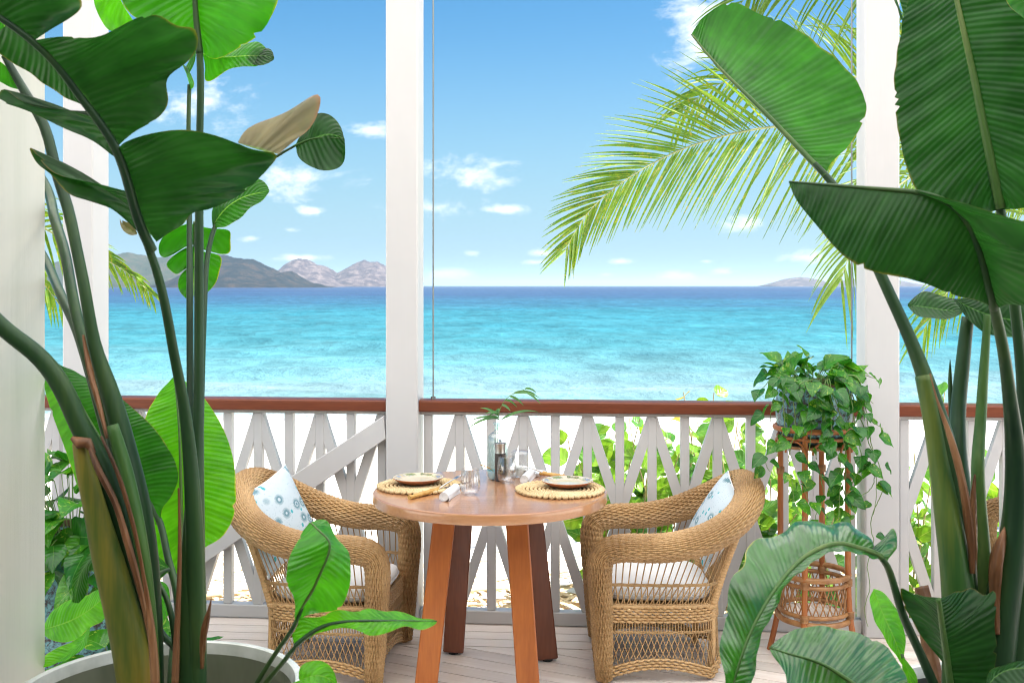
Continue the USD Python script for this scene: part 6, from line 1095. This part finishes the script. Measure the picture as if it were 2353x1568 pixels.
grape_bush(gb(1440, 6.4), tops([(1305, 1010, 6.0), (1330, 1060, 6.1), (1380, 1040, 6.3), (1345, 1150, 6.2), (1400, 1110, 6.2), (1360, 990, 6.3), (1310, 1110, 6.1)]), 8, (0.11, 0.17), 'sparse sea grape sprigs with big round leaves just right of the table top', 1)
grape_bush(gb(1520, 6.5), tops([(1470, 960, 6.4), (1455, 1030, 6.1), (1490, 1060, 6.3), (1500, 1120, 6.2), (1530, 1080, 6.5), (1470, 1170, 6.2), (1440, 1210, 6.2)]), 8, (0.08, 0.14), 'bright sea grape bush behind the lattice above the right chair arm', 2)
grape_bush(gb(1600, 6.6), tops([(1570, 900, 6.6), (1590, 985, 6.3), (1560, 1040, 6.2), (1640, 900, 6.7), (1620, 1010, 6.3), (1610, 1090, 6.4), (1585, 1130, 6.3), (1640, 1150, 6.2)]), 9, (0.08, 0.135), 'bright sea grape bush with yellow leaves rising above the handrail', 3, {(0, 14), (0, 13), (0, 12), (2, 3), (5, 2)})
grape_bush(gb(1740, 6.6), tops([(1690, 980, 6.4), (1720, 1040, 6.2), (1760, 1000, 6.5), (1700, 1110, 6.3), (1770, 1100, 6.2), (1740, 1160, 6.1), (1800, 1060, 6.4), (1830, 1180, 6.3), (1760, 1250, 6.1), (1850, 1290, 6.0)]), 8, (0.08, 0.14), 'dense bright sea grape bush behind the rattan plant stand', 4, {(3, 4)})
grape_bush(gb(1900, 6.3), tops([(1880, 1120, 6.2), (1920, 1180, 6.1), (1900, 1300, 5.9), (1960, 1240, 6.2), (1830, 1380, 5.8), (1940, 1380, 5.9)]), 7, (0.09, 0.15), 'green sea grape bush low behind the rattan basket and right post', 5)
grape_bush(gb(2130, 6.2), tops([(2100, 1040, 6.4), (2140, 1100, 6.2), (2090, 1180, 6.1), (2160, 1020, 6.5), (2120, 1280, 6.0), (2180, 1180, 6.2), (2100, 1370, 5.9), (2170, 900, 6.8)]), 8, (0.10, 0.17), 'broad leaved green bush outside, right of the right post', 6)
grape_bush(gb(2300, 6.4), tops([(2260, 1000, 6.6), (2300, 1080, 6.3), (2340, 1040, 6.4), (2260, 1200, 6.2), (2330, 1250, 6.1), (2380, 950, 6.7)]), 8, (0.09, 0.15), 'green bush outside behind the thick stems at the right edge', 7)

grape_bush(gb(1480, 7.2), tops([(1400, 1000, 7.1), (1445, 960, 7.2), (1500, 1010, 7.1), (1430, 1090, 7.0), (1480, 1130, 7.0), (1540, 1000, 7.2), (1530, 1150, 7.0)]), 9, (0.11, 0.17), 'broad sea grape bush further out on the sand behind the right chair', 8)
grape_bush(gb(1680, 7.2), tops([(1600, 960, 7.3), (1650, 960, 7.2), (1700, 930, 7.3), (1660, 1060, 7.1), (1720, 1120, 7.0), (1760, 1040, 7.1), (1800, 1160, 7.0), (1860, 1100, 7.1), (1640, 1180, 7.0)]), 9, (0.11, 0.17), 'broad sea grape bush further out behind the plant stand', 9)

# ---------------------------------------------------------------- dry frond litter on the sand by the deck
STRAW = wick('dry_straw', (0.30, 0.20, 0.10), (0.52, 0.38, 0.20), (0.68, 0.55, 0.36), 0.85)
def litter():
    r = np.random.default_rng(11); ms = []
    for i in range(1500):
        x = r.uniform(-3.2, 3.0); y = 5.35 + r.gamma(2.2, 0.42); a = r.normal(0.25, 0.55) + (np.pi if r.random() < 0.5 else 0); L = r.uniform(0.18, 0.75)
        if y > 8.2 or (x > 1.0 and r.random() < 0.4): continue
        z = float(ground_z(x, y)) + 0.03 + r.exponential(0.05); d = np.array([math.cos(a), math.sin(a), r.normal(0, 0.12)]); v, f, _ = leaflet((x, y, z), d, L, r.uniform(0.006, 0.016), 0.15, (r.normal(0, 0.4), r.normal(0, 0.4), 1), 0)
        v[:, 2] = np.maximum(v[:, 2], ground_z(v[:, 0], v[:, 1]) - 0.01); ms.append((v, f))
    solo('dry_frond_litter', cat(ms), STRAW, 'dry straw coloured palm frond litter on the sand below the railing', 'frond litter', kind='stuff', smooth=True)
    for i, (px, D, L, lb) in enumerate(((1140, 6.3, 1.5, 'fallen dry palm frond on the sand seen between the table legs'), (530, 6.2, 1.6, 'fallen dry palm frond on the sand behind the left chair'), (1320, 6.0, 1.2, 'fallen dry palm frond on the sand left of the right chair'))):
        x = (px - 1176) / FOC * D; b = np.array([x - 0.6, D + 0.2, float(ground_z(x, D)) + 0.10]); e = b + [L, -0.35, 0.0]
        t = Thing('fallen_frond', lb, 'palm frond', b); P = spline([b, (b + e) / 2 + [0, 0, 0.14], e], 60); t.part('rachis', tube(P, np.linspace(0.02, 0.004, 60), 6), STRAW, True)
        for k in range(46):
            q = 0.1 + 0.88 * (k // 2) / 23; p = P[int(q * 59)]; s = 1 if k % 2 else -1
            v, f, uv = leaflet(p, np.array([0.8, s * 0.8, 0.15]) + r.normal(0, 0.15, 3), r.uniform(0.3, 0.5), 0.013, 1.1, (0, -0.3, 1), 0); v[:, 2] = np.maximum(v[:, 2], ground_z(v[:, 0], v[:, 1]) + 0.005); t.part('leaflet', (v, f), STRAW, True)
litter()

# ---------------------------------------------------------------- trailing pothos
POTH = leafy('pothos_leaf', (0.030, 0.16, 0.010), (0.060, 0.24, 0.015), (2.0, 1.9, 0.9), 0.4, 0.24, vein=0.016, vd=0.0003, edge=(0.12, 0.24, 0.03), slant=0.03, rib=(0.14, 0.30, 0.06), mott=(0.30, 0.42, 0.06))
POTH2 = leafy('pothos_leaf_plain', (0.014, 0.10, 0.012), (0.03, 0.15, 0.016), (2.0, 2.2, 1.0), 0.35, 0.22, vein=0.016, vd=0.0003, edge=(0.08, 0.18, 0.03), slant=0.03, rib=(0.12, 0.26, 0.06))
VINE = plain('pothos_vine', (0.10, 0.20, 0.045), 0.45, (0.17, 0.26, 0.06), (10, 10, 10))
def pothos(name, loc, vines, crown, label, seed, LL=(0.05, 0.095), spill=0.15):
    """CROWN: (number, centre, radii) of leaves that stand over the pot; VINES: polylines with a leaf every few centimetres."""
    r = np.random.default_rng(seed); t = Thing(name, label, 'plant', loc); loc = np.array(loc, float)
    n, c, R = crown; c = np.array(c)
    for i in range(n):
        a = r.uniform(0, 6.28); e = math.asin(r.uniform(0.02, 1)); o = np.array([math.cos(a) * math.cos(e), math.sin(a) * math.cos(e), math.sin(e)]); k = r.uniform(0.62, 1.05)
        p = c + o * R * k; d = unit(o * [1, 1, 0.5] + r.normal(0, 0.35, 3) + [0, -0.15, -0.1]); nn = unit(o * 0.5 + np.array([0, -0.35, 0.65]) + r.normal(0, 0.3, 3))
        L = r.uniform(*LL) * 1.12; v, f, uv = small_leaf(p, d, nn, L, 'heart', r, 0.28, 0.35); t.part('leaf', (v, f), POTH if r.random() < 0.5 else POTH2, True, uv=uv)
        b = c + (p - c) * [0.35, 0.35, 0] - [0, 0, R[2] * 0.25]; t.part('leaf_stalk', tube(spline([b, (b + p) / 2 + [0, 0, 0.02], p], 8), 0.0016, 5, cap=False), VINE, True)
    for vi, (pts, dens) in enumerate(vines):
        P = spline(np.array(pts), 90); P += np.cumsum(r.normal(0, 0.0010, P.shape), 0) * [1, 1, 0.3]; t.part('vine', tube(P, np.linspace(0.0024, 0.0013, 90), 6), VINE, True)
        L0 = np.linalg.norm(np.diff(P, axis=0), axis=1).sum(); m = int(L0 / 0.042 * dens * (1.12 if dens > 0.3 else 1))
        for i in range(m):
            k = int(np.interp(i + r.uniform(-0.3, 0.3), [0, max(m, 1)], [6, 89])); k = min(max(k, 0), 89); a = r.uniform(0, 6.28); o = np.array([math.cos(a), math.sin(a) * 0.8 - 0.35, r.uniform(-0.2, 0.35)])
            p = P[k] + unit(o) * r.uniform(0.012, 0.035); d = unit(o * [1, 1, 0.3] + [0, 0, -0.65]); nn = unit(o * [0.6, 0.6, 0.1] + [0, -0.5, 0.55] + r.normal(0, 0.25, 3))
            L = r.uniform(*LL) * (1 - 0.25 * k / 89); v, f, uv = small_leaf(p, d, nn, L, 'heart', r, 0.25, 0.25); t.part('leaf', (v, f), POTH if r.random() < 0.55 else POTH2, True, uv=uv)
    return t
ZP = (1780 * .9484, 820 * .9484, .9484 * 420 / 1568)
def vp(P, D): return [at(ZP[0] + x * ZP[2], ZP[1] + y * ZP[2], D + (q[0] if q else 0)) for x, y, *q in P]
pothos('trailing_pothos', (SX, SY, 1.12), [
    (vp([(640, 360), (480, 350), (330, 380), (255, 470), (220, 520)], 4.38), 1.1), (vp([(560, 370), (420, 380), (360, 500), (320, 640), (300, 760)], 4.36), 1.2), (vp([(600, 380), (470, 420), (430, 640), (410, 900), (330, 1000), (290, 1120), (390, 1260)], 4.32), 0.9),
    (vp([(700, 370), (560, 420), (530, 700), (520, 900), (480, 1050), (520, 1350), (560, 1540), (620, 1640)], 4.30), 0.55), (vp([(760, 370), (740, 450), (760, 600), (800, 760), (830, 900), (900, 1050), (930, 1300), (920, 1560), (900, 1680)], 4.28), 1.0),
    (vp([(850, 360), (880, 480), (930, 620), (960, 780), (990, 1000), (1000, 1200), (1010, 1440), (1060, 1560)], 4.28), 1.0), (vp([(920, 350), (1000, 420), (1050, 560), (1070, 760), (1110, 950), (1120, 1150), (1060, 1330), (980, 1480)], 4.33), 0.9),
    (vp([(960, 340), (1080, 340), (1120, 460), (1160, 640), (1170, 820), (1200, 1000), (1230, 1200), (1230, 1420), (1200, 1600)], 4.38), 0.75), (vp([(900, 330), (1060, 300), (1170, 340), (1260, 380), (1290, 410)], 4.45), 1.3), (vp([(950, 345), (1090, 400), (1180, 480), (1250, 560), (1290, 590)], 4.40), 1.1),
    (vp([(1000, 380), (1100, 560), (1180, 700), (1260, 780), (1320, 820)], 4.36), 1.0), (vp([(820, 370), (800, 480), (790, 640), (750, 760), (720, 900), (680, 1080), (640, 1250), (670, 1420), (720, 1560)], 4.29), 0.9), (vp([(840, 370), (860, 520), (880, 700), (870, 860), (860, 960)], 4.27), 1.6),
    (vp([(740, 380), (690, 470), (680, 600), (720, 720), (760, 780)], 4.28), 1.3), (vp([(1020, 400), (1120, 700), (1200, 950), (1290, 1180), (1310, 1380), (1240, 1540), (1215, 1700), (1240, 1860), (1190, 2050), (1215, 2250), (1170, 2450), (1200, 2600)], 4.42), 0.12),
    (vp([(1000, 900), (1080, 1000), (1150, 1120), (1260, 1200), (1250, 1300), (1150, 1400), (1010, 1420)], 4.36), 0.4), (vp([(760, 1200), (800, 1350), (780, 1480), (740, 1560), (730, 1700)], 4.33), 0.9), (vp([(960, 1300), (1000, 1420), (1040, 1540), (1000, 1700)], 4.33), 0.9)],
    (62, (SX - 0.01, SY, 1.155), np.array([0.185, 0.175, 0.125])), 'trailing green pothos spilling from the blue pot on the rattan stand', 5)
pothos('leafy_pothos', (LPX, LPY, 0.57), [([(LPX + 0.1, LPY - 0.15, 0.6), (LPX + 0.18, LPY - 0.27, 0.62), (LPX + 0.2, LPY - 0.33, 0.48), (LPX + 0.21, LPY - 0.35, 0.40)], 1.3), ([(LPX + 0.0, LPY - 0.15, 0.6), (LPX + 0.05, LPY - 0.29, 0.62), (LPX + 0.04, LPY - 0.34, 0.5)], 1.3)],
       (75, (LPX, LPY, 0.60), np.array([0.30, 0.30, 0.30])), 'dark glossy pothos with large leaves in the left floor pot', 8, (0.10, 0.17))
pothos('low_pothos', (-1.30, 3.75, 0.02), [], (26, (-1.30, 3.75, 0.12), np.array([0.22, 0.2, 0.22])), 'low green leafy plant on the deck between left pot and stems', 9, (0.09, 0.15))
glazed_pot('small_grey_pot', (-1.30, 3.75, 0.002), [(0.07, 0.0), (0.09, 0.01), (0.11, 0.08), (0.115, 0.14)], 'small grey plant pot on the deck at the left', plain('grey_clay', (0.35, 0.33, 0.31), 0.7), soil=0.02)

# palm sprig in the bottle
def sprig():
    t = Thing('palm_sprig', 'small green palm sprig standing in the glass bottle', 'sprig', bc + [0, 0, 0.1]); r = np.random.default_rng(4)
    M = leafy('sprig_leaflet', (0.05, 0.17, 0.05), (0.08, 0.22, 0.05), (1.8, 1.7, 0.9), 0.35, 0.3, vein=0.004, vd=0.0002, edge=(0.08, 0.2, 0.04), rib=(0.2, 0.35, 0.1))
    q = lambda x, y, dd=0: at(834.6 + x * .258, 872.5 + y * .258, bc[1] + dd)
    P = spline([bc + [0.0, 0, 0.03], bc + [0.001, 0, 0.22], q(1208, 300), q(1240, 210), q(1320, 130, -0.02), q(1450, 80, -0.04)], 60); t.part('stalk', tube(P, np.linspace(0.0022, 0.0009, 60), 6), VINE, True)
    ends = [((1210, 350), (960, 360)), ((1205, 340), (935, 430)), ((1208, 330), (1005, 390)), ((1210, 300), (1085, 300)), ((1215, 280), (1110, 330)), ((1218, 260), (1165, 300)), ((1230, 350), (1560, 285)), ((1235, 220), (1310, 275)), ((1260, 180), (1370, 245)), ((1300, 145), (1430, 230)), ((1330, 125), (1540, 130)), ((1350, 120), (1570, 160)), ((1400, 95), (1580, 215)), ((1440, 80), (1540, 115)), ((1205, 320), (1040, 250))]
    for k, (a, b) in enumerate(ends):
        A0, B0 = q(*a, r.normal(0, 0.004)), q(*b, r.uniform(-0.05, 0.05)); d = B0 - A0; L = np.linalg.norm(d); n = 9; s = np.linspace(0, 1, n)
        C = A0 + d * s[:, None] + np.array([0, 0, 1]) * (L * 0.42 * s * (1 - s))[:, None]; T = unit(np.gradient(C, axis=0)); sd_ = unit(np.cross(T, [0, -0.8, 0.6])); u = np.cross(sd_, T); w = (0.0060 * np.clip(s * 5 + 0.2, 0, 1) * (1 - s ** 3) + 0.0003)[:, None]
        uv = np.zeros((n, 3, 2)); uv[..., 0] = (s * L)[:, None] + k; uv[:, 0, 1] = -1; uv[:, 2, 1] = 1
        t.part('leaflet', grid(np.stack([C - sd_ * w + u * w * 0.4, C, C + sd_ * w + u * w * 0.4], 1)), M, True, uv=uv.reshape(-1, 2))
sprig()

# ---------------------------------------------------------------- sea air
def haze():
    m = trimesh.creation.box((66000, 66000, 1.0)); v = np.array(m.vertices); v[:, 2] = np.where(v[:, 2] > 0, 130.0, -14.0); v[:, 1] += 2000
    M = mat('haze', {'v': ('principled_volume', {'color': (0.62, 0.82, 1.0), 'density': 0.00011, 'anisotropy': 0.2})}, [], volume='v.volume')
    solo('haze', (v, np.array(m.faces)), M, kind='stuff')
haze()
